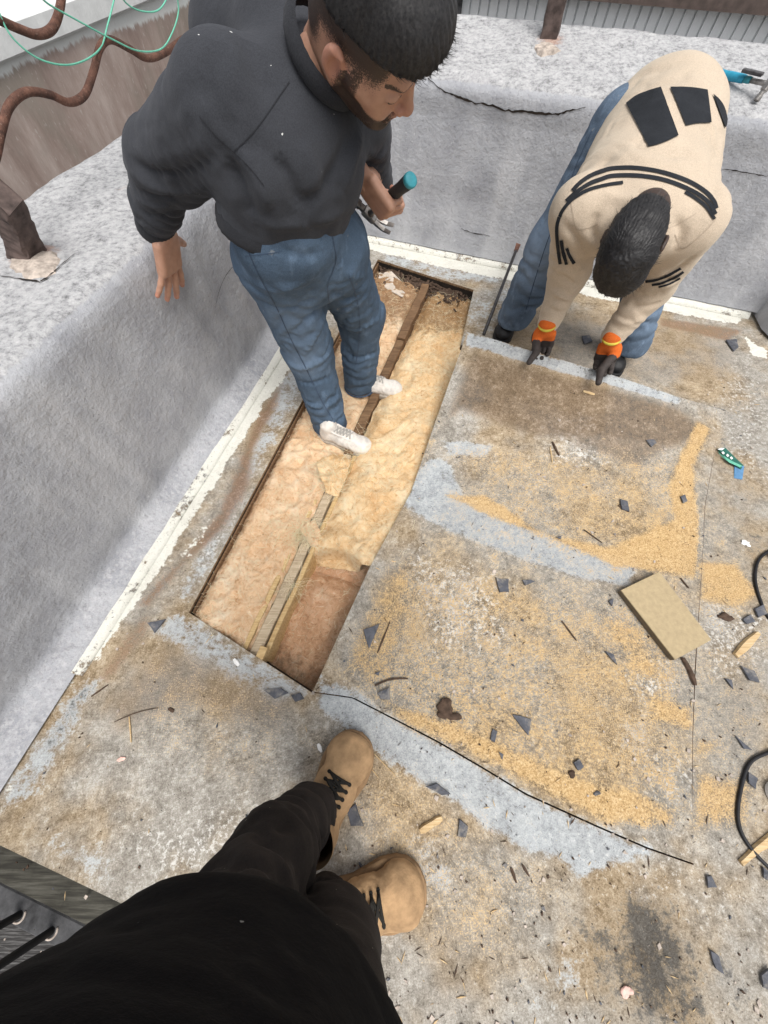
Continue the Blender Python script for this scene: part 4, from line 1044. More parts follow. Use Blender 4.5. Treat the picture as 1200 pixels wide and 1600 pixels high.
def head_model(fade=True, beard=True, neck=-.22):
    """head in its own frame: x forward, y left, z up; origin between the ears"""
    F = Field((-.17, -.115, -.22), (.15, .115, .16), .0028)
    F.ell((-.012, 0, .035), (.099, .077, .092), .01)
    F.ell((.030, 0, -.030), (.066, .060, .085), .03)
    F.ell((-.03, 0, -.02), (.07, .066, .07), .03)
    for s in (-1, 1):
        F.cone((-.005, s * .052, -.055), (.062, s * .016, -.102), .022, .020, .025)
        F.cone((.050, s * .046, -.022), (.015, s * .062, -.012), .020, .016, .025)
        F.ell((.060, s * .030, -.055), (.028, .026, .03), .02)
    F.ell((.078, 0, -.104), (.021, .024, .018), .02)
    F.cone((.086, -.028, .024), (.086, .028, .024), .010, .010, .016)
    F.cone((.090, 0, .012), (.108, 0, -.030), .008, .0115, .010); F.ell((.111, 0, -.034), (.012, .0125, .011), .006)
    for s in (-1, 1):
        F.ell((.101, s * .0135, -.038), (.011, .0085, .008), .005)
        F.ell((.100, s * .033, .000), (.017, .020, .014), .012, sub=True)
        F.ell((.077, s * .0325, -.002), (.0155, .0175, .0125), .004)
        F.cone((.0925, s * .020, -.003), (.084, s * .046, -.004), .0022, .0022, .002)
    F.cone((.094, -.017, -.068), (.094, .017, -.068), .0065, .0065, .006, flat=(V(0, 0, 1), 1.1)); F.ell((.0985, 0, -.0655), (.007, .013, .005), .005)
    F.cone((.091, -.014, -.079), (.091, .014, -.079), .0075, .0075, .006)
    F.cone((.103, -.021, -.0735), (.103, .021, -.0735), .0045, .0045, .003, sub=True)
    for s in (-1, 1):
        e = V(-.008, s * .079, -.008)
        R = [nrm(V(.96, s * -.25, .10)), nrm(V(.25, s * .96, 0)), nrm(V(-.12, 0, .99))]
        F.ell(e + V(-.006, s * .006, .004), (.019, .0085, .031), .006, R)
        F.ell(e + V(-.001, s * .0125, .002), (.0115, .008, .020), .004, R, sub=True)
        F.ell(e + V(.004, s * .001, -.026), (.010, .007, .010), .006, R); F.ell(e + V(.010, s * .004, -.002), (.004, .005, .007), .004)
        F.cone(e + V(-.018, s * .010, -.008), e + V(-.012, s * .011, .026), .0042, .0042, .003); F.cone(e + V(-.012, s * .011, .026), e + V(.006, s * .008, .026), .0042, .0036, .003)
    F.cone((-.028, 0, -.05), (-.028 + .14 * (neck + .05), 0, neck), .056, .060, .03)
    v, f = F.mesh()
    x, y, z = v.T
    hair = np.zeros(len(v)); red = np.zeros(len(v))
    if fade:
        ear = sstep(.079, .085, np.abs(y)) * (np.abs(x + .012) < .035) * (np.abs(z) < .05)
        fd_ = sstep(-.03, .045, z + .25 * (-x - .03).clip(0, .1)) * sstep(.078, .052, x) * (np.abs(y) > .03)
        nape = sstep(-.09, -.02, z) * sstep(-.03, -.07, x) * .85
        burn = sstep(.018, .006, np.abs(x - .024)) * sstep(-.055, -.035, z) * (np.abs(y) > .045) * .7
        hair = np.maximum.reduce([fd_ * .95, nape, burn]) * (1 - ear)
    if beard:
        jaw = sstep(-.040, -.060, z + .35 * (x - .07)) * (z > -.135) * (x > -.01) * (x - .4 * z > .02)
        lip = np.exp(-((z + .073) / .011) ** 2 - (y / .022) ** 2) * (x > .085)
        mus = np.exp(-((z + .057) / .007) ** 2) * (np.abs(y) < .03) * (x > .08)
        side = sstep(.02, -.01, np.abs(x - .015 - .1 * z) - .012) * (z < .0) * (z > -.08) * (np.abs(y) > .045)
        hair = np.maximum(hair, np.clip(np.maximum.reduce([jaw * 1.05, mus * .95, side * .85]) - lip * .9, 0, 1))
        brow = np.exp(-((z - .024 + np.abs(y) * .1) / .0065) ** 2) * (np.abs(y) > .012) * (np.abs(y) < .052) * (x > .06); hair = np.maximum(hair, brow * .9)
        lash = np.exp(-((z + .0035) / .0035) ** 2) * (np.abs(np.abs(y) - .033) < .016) * (x > .08); hair = np.maximum(hair, lash * .75)
        red = np.maximum(lip, .6 * (np.abs(y) > .078)); red = np.maximum(red, .5 * np.exp(-((x - .11) ** 2 + (z + .034) ** 2) / .0003))
    return v, f, {'m_hair': hair, 'm_red': red}

def hand_model(curl, spread=(8, 2, -4, -10), thumb=(38, -12, 18), th=1.0, sc=1.0, thumb_pts=None):
    """left-or-right neutral hand: x to the fingers, y to the thumb side, z the back of the hand"""
    F = Field((-.10, -.075, -.12), (.215, .10, .06), .0026) if thumb_pts is None else Field((-.10, -.13, -.19), (.215, .13, .08), .003)
    F.cone((-.10 if th == 1 else -.035, 0, 0), (-.01, 0, 0), .030 * min(th, 1.2), .027 * min(th, 1.25), .01, flat=(V(0, 0, 1), 1.2))
    F.rbox((.05, -.001, 0), np.eye(3), (.036, .030, .003), .0105 * th, .02)
    F.cone((.012, .022, -.006), (.05, .034, -.008), .018 * th, .015 * th, .015)
    base = [(.090, .031), (.095, .0105), (.091, -.0115), (.083, -.032)]
    ln = [(.042, .025, .020), (.046, .029, .021), (.043, .026, .020), (.034, .020, .018)]
    r0 = [.0098, .0100, .0095, .0085]; tips = []
    for k in range(4):
        a = math.radians(spread[k]); d = V(math.cos(a), math.sin(a), 0); p = V(base[k][0] - .004, base[k][1], .001); ang = 0
        F.cone(V(.02, base[k][1] * .6, .003), p, .0095 * th, r0[k] * th, .012)
        for j in range(3):
            ang += math.radians(curl[k][j]); q = p + (d * math.cos(ang) + V(0, 0, -1) * math.sin(ang)) * ln[k][j]
            rr = r0[k] * (1 - .09 * j); F.cone(p, q, rr * th, rr * .9 * th, .0035); p = q
        tips.append(p)
    a, b, c = map(math.radians, thumb); p = V(.028, .034, -.008)
    d = V(math.cos(a) * math.cos(b), math.sin(a) * math.cos(b), math.sin(b))
    if thumb_pts is None:
        q = p + d * .042; F.cone(p, q, .0140 * th, .0112 * th, .012)
        d2 = nrm(d + V(math.sin(c), -math.sin(c) * .4, -.1)); F.cone(q, q + d2 * .034, .0108 * th, .0088 * th, .004)
    else:
        q, e = thumb_pts; F.cone(p, q, .0145 * th, .0118 * th, .012); F.cone(q, e, .0115 * th, .0092 * th, .004)
    v, f = F.mesh(); v = v * sc
    red = np.zeros(len(v))
    for t in tips: red = np.maximum(red, np.exp(-((v / sc - t) ** 2).sum(1) / .0002))
    return v, f, {'m_red': red}

def shoe(root, toe, direc, ground, L, W, kind, label=None):
    """one shoe as a part with sole and laces below it; toe = world point of the toe tip"""
    d = nrm(V(direc[0], direc[1], 0)); l = V(-d[1], d[0], 0); s = L / .29; w = W / .105
    o = V(toe[0], toe[1], ground) - d * L
    F = Field((-.03, -.085, -.01), (.33, .085, .20), .0034)
    F.cone((.050, 0, .055), (.060, 0, .105), .036, .040, .02)
    F.cone((.055, 0, .045), (.15, 0, .055), .034, .036, .03)
    F.cone((.14, 0, .052), (.23, 0, .038), .042, .040, .03, flat=(V(0, 0, 1), 1.15)); F.ell((.235, 0, .036), (.052, .047, .034), .02)
    if kind == 'boot': F.cone((.075, 0, .10), (.07, 0, .19), .046, .050, .03); F.ell((.238, 0, .042), (.050, .049, .040), .02)
    F.cut((0, 0, .014), (0, 0, -1))
    if kind != 'boot':
        for sy in (-1, 1): F.cone((.185, sy * .022, .080), (.09, sy * .026, .098), .0055, .0055, .004)
    if kind == 'boot':
        F.cone((.165, -.012, .094), (.10, -.012, .115), .004, .004, .004); F.cone((.165, .012, .094), (.10, .012, .115), .004, .004, .004)
    v, f = F.mesh(); n = vnormals(v, f); v = v + n * (.0022 * fbm(v * 40, 3) - .0016 * np.exp(-((v[:, 0] - .165 + 2.2 * v[:, 1] ** 2 * 6) / .003) ** 2) + (.0022 * np.abs(np.sin(v[:, 0] * 120 + 3 * fbm(v * 30, 2))) * np.exp(-((v[:, 0] - .185) / .02) ** 2)))[:, None]
    mats = {'sneaker': ('canvas', 'rubber_white', 'lace_white'), 'boot': ('nubuck', 'boot_sole', 'lace_dark'), 'black': ('black_leather', 'black_leather', 'lace_dark')}[kind]
    sw = np.array([s, w, s if kind != 'boot' else s])
    up = mesh('boot' if kind == 'boot' else 'shoe', xf(v * sw, o, d, l, ZUP), f, M[mats[0]], root)
    if label: up['label'] = label
    G = Field((-.03, -.085, -.012), (.33, .085, .06), .0034)
    X = G.ax[0][:, None, None]; Y = G.ax[1][None, :, None]; Z = G.ax[2][None, None, :]
    hw = np.interp(G.ax[0], [.0, .03, .06, .12, .2, .24, .268, .284, .294, .301], [.020, .036, .038, .036, .049, .047, .038, .027, .015, -.01])[:, None, None] + (.0065 if kind == 'boot' else .003)
    d2 = np.maximum(np.abs(Y) - hw, np.maximum(X - (.300 if kind == 'boot' else .296), -X - .002)); zt_ = .026 if kind != 'boot' else .030
    G.D = np.maximum(d2 + 0 * Z, np.abs(Z - zt_ / 2) - zt_ / 2 + 0 * X).astype(np.float32) * .7 - .0012
    gv, gf = G.mesh(); gv = relax(gv, gf, 2)
    mesh('sole', xf(gv * sw, o, d, l, ZUP), gf, M[mats[1]], up)
    bv = bvh_of(v, f); lb = MB(); rr = .0034 if kind != 'boot' else .0036
    def drop(px_, py_):
        h = bv.ray_cast(Vector((px_, py_, .3)), Vector((0, 0, -1))); return np.array(h[0]) + V(0, 0, rr * .6) if h[0] is not None else V(px_, py_, .1)
    xs = [.185, .168, .151, .134, .117, .10]
    if kind == 'boot':
        for x in xs:
            lb.tube([drop(x, -.024 + .048 * t) + V(0, 0, .001) for t in np.linspace(0, 1, 9)], rr, 6)
            for sy in (-1, 1): e_ = drop(x, sy * .025); lb.tube([e_ - V(0, 0, .002), e_ + V(0, 0, .0025)], .0045, 8)
    for i, x in enumerate(xs[:5]):
        lb.tube([drop(x + (xs[i + 1] - x) * t, -.019 + .038 * t) for t in np.linspace(0, 1, 7)], rr, 6)
        lb.tube([drop(x + (xs[i + 1] - x) * t, .019 - .038 * t) + V(0, 0, rr) for t in np.linspace(0, 1, 7)], rr, 6)
    lv = np.array(lb.v) * sw; mesh('lace', xf(lv, o, d, l, ZUP), lb.f, M[mats[2]], up, smooth=True)
    return up

def strands(v, n_, idx, flow, L, wdt, name, mat, parent, segs=4, droop=.3, jit=.35, lift=.12):
    """many short hairs, one mesh"""
    k = len(idx); P = v[idx].copy(); N = n_[idx]
    d = flow(P, N); d = d - N * (d * N).sum(1)[:, None] * .9; d = d / np.maximum(np.linalg.norm(d, axis=1), 1e-6)[:, None]
    d = d + rng.normal(0, jit, d.shape); d = d + N * lift; d /= np.linalg.norm(d, axis=1)[:, None]
    side = np.cross(d, N); side /= np.maximum(np.linalg.norm(side, axis=1), 1e-6)[:, None]
    ll = L * (.5 + rng.random(k)); V_ = []; cur = P - N * .003
    for s in range(segs + 1):
        w = wdt * (1 - s / segs * .85)
        V_.append(cur - side * w); V_.append(cur + side * w)
        cur = cur + d * (ll / segs)[:, None]; d = d - N * (droop / segs) + rng.normal(0, .08, d.shape); d /= np.linalg.norm(d, axis=1)[:, None]
    A = np.stack(V_, 1).reshape(-1, 3); m = 2 * (segs + 1); b = np.arange(k)[:, None] * m
    f = np.concatenate([b + np.array([2 * s, 2 * s + 1, 2 * s + 3, 2 * s + 2])[None] for s in range(segs)])
    o = mesh(name, A, f, mat, parent, smooth=True); o['kind'] = 'stuff'; return o

def seam(bv, px, mat, parent, wid=1.2, off=.0014, name='seam'):
    P = np.array(px, float); pa = []; pb = []
    for i in range(len(P)):
        t = P[min(i + 1, len(P) - 1)] - P[max(i - 1, 0)]; t = t / max(np.linalg.norm(t), 1e-6); nn = np.array([-t[1], t[0]])
        pa.append(tuple(P[i] + nn * wid)); pb.append(tuple(P[i] - nn * wid))
    v, f = ribbon(bv, pa, pb, off, 8, 1)
    if not f: return None
    runs = [[f[0]]]
    for q in f[1:]:
        if q[0] == runs[-1][-1][3]: runs[-1].append(q)
        else: runs.append([q])
    for r_ in runs:
        if len(r_) > 1: mesh(name, v, r_, mat, parent, smooth=True)

def creases(v, f, lines):
    """hand-placed cloth folds: lines = [(photo points, width, height)], ridges > 0, valleys < 0"""
    bv = bvh_of(v, f); n = vnormals(v, f); d = np.zeros(len(v))
    for px, w, h in lines:
        P = []
        for q in smooth_path([(x, y, 0) for x, y in px], 5):
            r = ray_hit(bv, q[0], q[1])
            if r is not None: P.append(r[0])
        if len(P) < 2: continue
        P = np.array(P); dm = np.full(len(v), 9.); tm = np.zeros(len(v))
        for i, p in enumerate(P):
            dd = np.linalg.norm(v - p, axis=1); k = dd < dm; dm[k] = dd[k]; tm[k] = i / (len(P) - 1)
        env = sstep(-.05, .25, tm) * (1 - sstep(.75, 1.05, tm)) * .8 + .2
        d += h * env * np.exp(-(dm / w) ** 2)
    return v + n * d[:, None]
def cloth_mesh(F, folds, it=2):
    v, f = F.mesh(); v = relax(v, f, it); n = vnormals(v, f); d = np.zeros(len(v))
    for q in folds: d = d + q(v)
    v = v + n * d[:, None]; return relax(v, f, 1, .3), f

# ---- the man in the charcoal sweatshirt
def man_charcoal():
    root = empty('person', at(540, 650, -.05))
    tag(root, 'man in charcoal sweatshirt and blue jeans leaning on the left parapet, hammer in hand', 'person')
    anR, anL = at(514, 655, .01), at(562, 596, .01); knR, knL = at(480, 540, .40), at(563, 492, .40); hpR, hpL = at(430, 402, .77), at(515, 385, .77)
    W = at(452, 350, .885)
    shR, shL = V(-.325, 1.055, 1.12), V(-.06, 1.27, 1.045); NK = V(-.150, 1.125, 1.125)
    elR = at(252, 250, .985); wrR = at(243, 346, .825)
    elL = at(570, 212, .985); wrL = at(588, 280, .86)
    lat = nrm(shL - shR); axis = nrm(NK - W); fd = nrm(np.cross(axis, lat)); fd = fd if fd[1] < 0 else -fd
    # sweatshirt
    F = Field((-.72, .78, .70), (.22, 1.62, 1.32), .0065)
    F.cone(W - axis * .03 - fd * .02 - lat * .012, W + axis * .06 - fd * .015, .152, .154, .03, flat=(fd, 1.32))
    F.cone(W + axis * .06 - fd * .015, NK - axis * .13 - lat * .01, .152, .160, .05, flat=(fd, 1.2))
    F.cone(NK - axis * .13 - lat * .08, NK - axis * .13 + lat * .03, .118, .105, .06, flat=(fd, 1.05))
    F.cut(W - axis * .012, -axis)
    F.cone(shR * .85 + NK * .15, shL * .85 + NK * .15, .084, .070, .06)
    F.ell(at(395, 62, 1.14), (.135, .13, .11), .08); F.ell(at(440, 60, 1.165), (.09, .09, .085), .06)
    F.cone(NK - fd * .06 - axis * .05, NK - axis * .02 - fd * .02, .085, .075, .06)
    F.cone(shR, elR, .083, .074, .05); F.cone(elR, wrR * .72 + elR * .28, .075, .062, .03); F.cone(wrR * .72 + elR * .28, wrR, .062, .050, .02)
    F.cone(shR + V(.02, 0, -.03), elR + V(.05, .02, -.05), .06, .04, .06)
    F.cone(shL, elL, .070, .062, .05); F.cone(elL, wrL, .060, .048, .03)
    folds = [lambda v: limb_folds(v, elR, wrR, .10, 24, .018, .1, .95, 1.), lambda v: limb_folds(v, shR, elR, .13, 9, .006, .25, 1.1, 2., .9), lambda v: limb_folds(v, elL, wrL, .09, 24, .014, .1, .95, 3.),
             lambda v: limb_folds(v, W - axis * .06, W + axis * .16, .26, 11, .009, 0.05, .7, 4., 1.2), lambda v: limb_folds(v, W, NK, .3, 6, .006, .2, .9, 6., 2.5), lambda v: .004 * fbm(v * 8 + 3, 3)]
    v, f = cloth_mesh(F, folds)
    v = creases(v, f, [([(208, 232), (240, 245), (285, 240), (330, 215)], .016, .006), ([(205, 250), (240, 268), (290, 268), (345, 240)], .010, -.009), ([(206, 272), (245, 292), (290, 296), (330, 285)], .014, .012), ([(212, 296), (250, 310), (275, 306)], .009, -.010),
        ([(214, 312), (245, 322), (272, 316)], .008, .009), ([(216, 330), (245, 338), (270, 332)], .007, -.007), ([(355, 245), (372, 285), (385, 320), (400, 352)], .020, -.020), ([(375, 235), (402, 280), (425, 330)], .016, .012), ([(430, 240), (455, 285), (470, 330)], .018, -.014),
        ([(470, 215), (490, 260), (500, 315)], .018, .010), ([(545, 215), (530, 255), (500, 300), (460, 335)], .016, -.014), ([(565, 205), (552, 250), (535, 300)], .014, .010), ([(320, 120), (345, 165), (365, 215)], .018, -.005), ([(285, 110), (300, 165), (300, 210)], .014, -.005),
        ([(390, 60), (400, 110), (430, 150)], .022, -.010), ([(340, 60), (330, 110), (300, 150)], .02, -.008), ([(575, 235), (590, 245), (602, 240)], .008, .007), ([(572, 252), (588, 260), (604, 256)], .007, -.007), ([(400, 345), (440, 352), (500, 345), (540, 330)], .014, .008)])
    sw = mesh('sweatshirt', v, f, M['charcoal'], root); bv = bvh_of(v, f)
    # ribbed cuffs, hem and collar
    def ring(c, d, r, name, mat, wid, th, flat=None, par=sw):
        d = nrm(d); a = nrm(np.cross(d, V(.3, .2, 1))); b = np.cross(d, a)
        if flat is not None: a = nrm(flat[0] - d * np.dot(flat[0], d)); b = np.cross(d, a)
        vv = []; ff = []; n = 60; pr = [(-wid, -th * .6), (-wid * .9, th * .4), (-wid * .4, th), (wid * .4, th), (wid * .9, th * .4), (wid, -th * .6)]
        for i in range(n):
            q = 2 * math.pi * i / n; rb = 1 + .012 * (i % 2)
            ca = a * math.cos(q) / (flat[1] if flat is not None else 1) + b * math.sin(q)
            for (x, t) in pr: vv.append(np.array(c) + d * x + ca * (r + t) * rb)
        m = len(pr)
        for i in range(n):
            for k in range(m - 1): ff.append([i * m + k, ((i + 1) % n) * m + k, ((i + 1) % n) * m + k + 1, i * m + k + 1])
        return mesh(name, vv, ff, mat, par)
    ring(wrR + nrm(wrR - elR) * .012, wrR - elR, .045, 'cuff', M['rib'], .026, .006); ring(wrL + nrm(wrL - elL) * .010, wrL - elL, .042, 'cuff', M['rib'], .024, .006)
    ring(W - axis * .012 - fd * .02 - lat * .012, axis, .153, 'waistband', M['rib'], .026, .008, (fd, 1.30))
    seam(bv, [(452, 128), (430, 160), (405, 195), (385, 218), (365, 237)], M['rib'], sw, 1.0)
    seam(bv, [(365, 237), (340, 215), (312, 182)], M['rib'], sw, .8); seam(bv, [(365, 237), (390, 262), (412, 290)], M['rib'], sw, .8)
    # jeans
    F = Field((-.56, .86, -.07), (.16, 1.70, 1.0), .0075)
    F.cone(anR + V(0, 0, -.01), knR, .080, .094, .03); F.cone(knR, hpR, .096, .108, .04)
    F.cone(anL + V(0, 0, -.01), knL, .078, .090, .03); F.cone(knL, hpL, .092, .104, .04)
    F.cone(hpR, hpL, .110, .106, .05); F.cone((hpR + hpL) / 2, W - axis * .01, .146, .152, .05, flat=(fd, 1.2))
    F.cone((hpR + hpL) / 2 + V(0, .05, 0), (hpR + hpL) / 2 + V(0, .06, .06), .12, .12, .05)
    F.cut(anR * .5 + anL * .5 + V(0, 0, -.03), (0, 0, -1))
    folds = [lambda v: limb_folds(v, anR, knR, .14, 14, .020, -.05, .6, 11.), lambda v: limb_folds(v, anL, knL, .14, 14, .020, -.05, .6, 12.), lambda v: limb_folds(v, knR, hpR, .16, 8, .015, -.4, 1.1, 13., 1.5),
             lambda v: limb_folds(v, knL, hpL, .16, 8, .015, -.4, 1.1, 14., 1.5), lambda v: .005 * fbm(v * 7 + 8, 3)]
    v, f = cloth_mesh(F, folds)
    v = creases(v, f, [([(395, 440), (430, 452), (470, 445)], .016, .010), ([(405, 470), (440, 485), (490, 470)], .012, -.012), ([(505, 470), (480, 500), (450, 530)], .014, -.012), ([(512, 480), (495, 520), (470, 560)], .014, .010), ([(440, 560), (470, 575), (510, 560)], .014, .010), ([(450, 590), (485, 600), (525, 585)], .010, -.012),
        ([(470, 625), (500, 636), (540, 620)], .010, .010), ([(485, 650), (515, 660), (548, 640)], .007, -.010), ([(520, 455), (545, 470), (590, 450)], .012, -.012), ([(525, 500), (555, 515), (598, 495)], .013, .010), ([(535, 545), (560, 560), (598, 545)], .011, -.012), ([(430, 385), (470, 400), (505, 395)], .012, -.008), ([(525, 400), (545, 430), (580, 430)], .012, .008)])
    fade = np.exp(-((v - (knR * .4 + hpR * .6) - V(.02, -.1, 0)) ** 2).sum(1) / .02) * .8 + np.exp(-((v - knR - V(0, -.1, 0)) ** 2).sum(1) / .012) * .8
    jn = mesh('jeans', v, f, M['denim'], root, attrs={'m_fade': fade}); bj = bvh_of(v, f)
    seam(bj, [(385, 385), (405, 430), (432, 480), (455, 530), (478, 575), (502, 625), (520, 655)], M['seam'], jn, .7)
    seam(bj, [(383, 400), (402, 398), (425, 395), (440, 392)], M['seam'], jn, .6); seam(bj, [(518, 362), (522, 385), (525, 405), (519, 425)], M['seam'], jn, .6)
    seam(bj, [(519, 425), (512, 445), (514, 470), (522, 500)], M['seam'], jn, .6); seam(bj, [(545, 430), (558, 470), (562, 520), (556, 570)], M['seam'], jn, .6)
    ring(anR + V(0, 0, -.03), V(0, 0, 1), .080, 'hem', M['seam'], .004, .003, par=jn); ring(anL + V(0, 0, -.03), V(0, 0, 1), .078, 'hem', M['seam'], .004, .003, par=jn)
    # shoes
    shoe(root, at(581, 708, -.05), (.914, -.40), -.055, .275, .105, 'sneaker'); shoe(root, at(629, 616, -.05), (.97, -.16), -.055, .275, .105, 'sneaker')
    # body: head, neck, hands and what the clothes cover
    hf = nrm(V(.7176, -.2155, -.6623)); hu = nrm(V(.3908, -.6625, .639)); hu = nrm(hu - hf * np.dot(hu, hf)); hl = np.cross(hu, hf)
    HC = V(-.024, 1.042, 1.2165); hs = 1.04
    hv, hf_, ha = head_model(); parts = [(xf(hv * hs, HC, hf, hl, hu), hf_, ha)]
    # right hand flat over the parapet edge
    p_up = on_plane(246, 384, L0 + NL * .078, NL); tipm = on_plane(256, 463, L0 + NL * .078, NL)
    wr = at(246, 366, .790)
    X = nrm(tipm + (-NL) * .02 - wr); Zb = nrm(-NL + V(0, 0, .55) - X * np.dot(-NL + V(0, 0, .55), X)); Y = np.cross(Zb, X)
    if np.dot(Y, UD) < 0: pass
    hv, hf_, ha = hand_model([(2, 5, 3), (0, 4, 4), (2, 5, 4), (5, 6, 4)], spread=(13, 2, -8, -20), thumb=(55, -4, 4))
    Ys = Y if np.dot(Y, V(.6, .8, 0)) > 0 else -Y
    fl = hf_ if np.dot(np.cross(X, Ys), Zb) > 0 else hf_[:, ::-1]
    parts.append((xf(hv * 1.18, wr - NL * .024, X, Ys, Zb), fl, ha))
    # left hand closed on the hammer handle
    HB, HH = at(643, 280, .965), at(574, 338, .80)                      # butt and head end of the handle axis
    axh = nrm(HH - HB); gc = HB + axh * .125                            # grip centre
    toC = nrm(EYE - gc); back = nrm(toC - axh * np.dot(toC, axh) + V(.35, 0, .2)); back = nrm(back - axh * np.dot(back, axh))
    Yh = axh * 1.0                                                       # thumb side looks to the hammer head
    Xh = np.cross(Yh, back); wv = wrL - gc
    if np.dot(Xh, wv) > 0: Xh = -Xh
    o = gc - Xh * .072 + back * .028
    hv, hf_, ha = hand_model([(62, 85, 50), (62, 88, 50), (64, 88, 50), (66, 88, 50)], spread=(2, 0, -2, -4), thumb=(20, -55, 40))
    fl = hf_ if np.dot(np.cross(Xh, Yh), back) > 0 else hf_[:, ::-1]
    parts.append((xf(hv, o, Xh, Yh, back), fl, ha))
    # covered body
    F = Field((-.72, .78, -.05), (.22, 1.70, 1.34), .014)
    for a, b, ra, rb in [(anR, knR, .045, .05), (knR, hpR, .055, .075), (anL, knL, .045, .05), (knL, hpL, .055, .075), (hpR, hpL, .08, .08), ((hpR + hpL) / 2, W, .07, .07), (W, NK - axis * .1, .07, .08),
                         (shR, shL, .055, .055), (shR, elR, .045, .04), (elR, wrR, .038, .028), (wrR, wr, .026, .026), (shL, elL, .045, .04), (elL, wrL, .038, .028), (wrL, o, .027, .026), (NK - axis * .08, NK, .06, .058), (NK, HC - hu * .06 - hf * .02, .058, .05)]:
        F.cone(a, b, ra, rb, .03)
    cv, cf = F.mesh(); parts.append((cv, cf, {}))
    v, f, a = stack(parts); mesh('body', v, f, M['skin'], root, attrs=a)
    cd = nrm(HC - hu * .07 - hf * .03 - NK)
    ring(NK + cd * .070 - hf * .01, cd + V(0, -.15, .1), .080, 'collar', M['rib'], .017, .007)
    # hair: longer on top with a straight fringe
    F = Field((-.16, -.13, -.10), (.16, .13, .18), .004)
    F.ell((-.008, 0, .052), (.112, .088, .094), .01); F.ell((.055, 0, .075), (.060, .070, .055), .03)
    F.cut((.09, 0, .078), nrm(V(.20, 0, -1))); F.cut((0, 0, .028), nrm(V(.34, 0, -1)))
    v, f = F.mesh(); n = vnormals(v, f)
    ang = np.arctan2(v[:, 1], v[:, 0] + .05); v = v + n * (.0022 * np.abs(np.sin(ang * 42 + 3 * fbm(v * 25, 3))) + .003 * fbm(v * 22, 3))[:, None]
    vw = xf(v * hs, HC, hf, hl, hu); hr = mesh('hair', vw, f, M['hair'], root)
    nw_ = vnormals(vw, f); crown = HC + hu * .13 - hf * .06
    idx = rng.choice(len(vw), 9000)
    strands(vw, nw_, idx, lambda P, N: (P - crown) + hf * .10, .019, .0005, 'hair_strands', M['hair'], hr, droop=.9, jit=.07, lift=.015)
    # beard bristles
    bm = np.nonzero(a['m_hair'][:len(xf(hv, o, Xh, Yh, back)) * 0 + len(parts[0][0])] > .7)[0]
    hvw = parts[0][0]; loc = (hvw - HC) @ np.stack([hf, hl, hu], 1) / hs
    bm = bm[(loc[bm, 2] < -.045) & (loc[bm, 0] > .0)]
    if len(bm): strands(hvw, vnormals(hvw, parts[0][1]), rng.choice(bm, 1500), lambda P, N: -hu + hf * .4 + 0 * P, .008, .0004, 'beard', M['hair'], root, 2, .1, .3, .35)
    return dict(HB=HB, HH=HH, axh=axh, toC=toC)

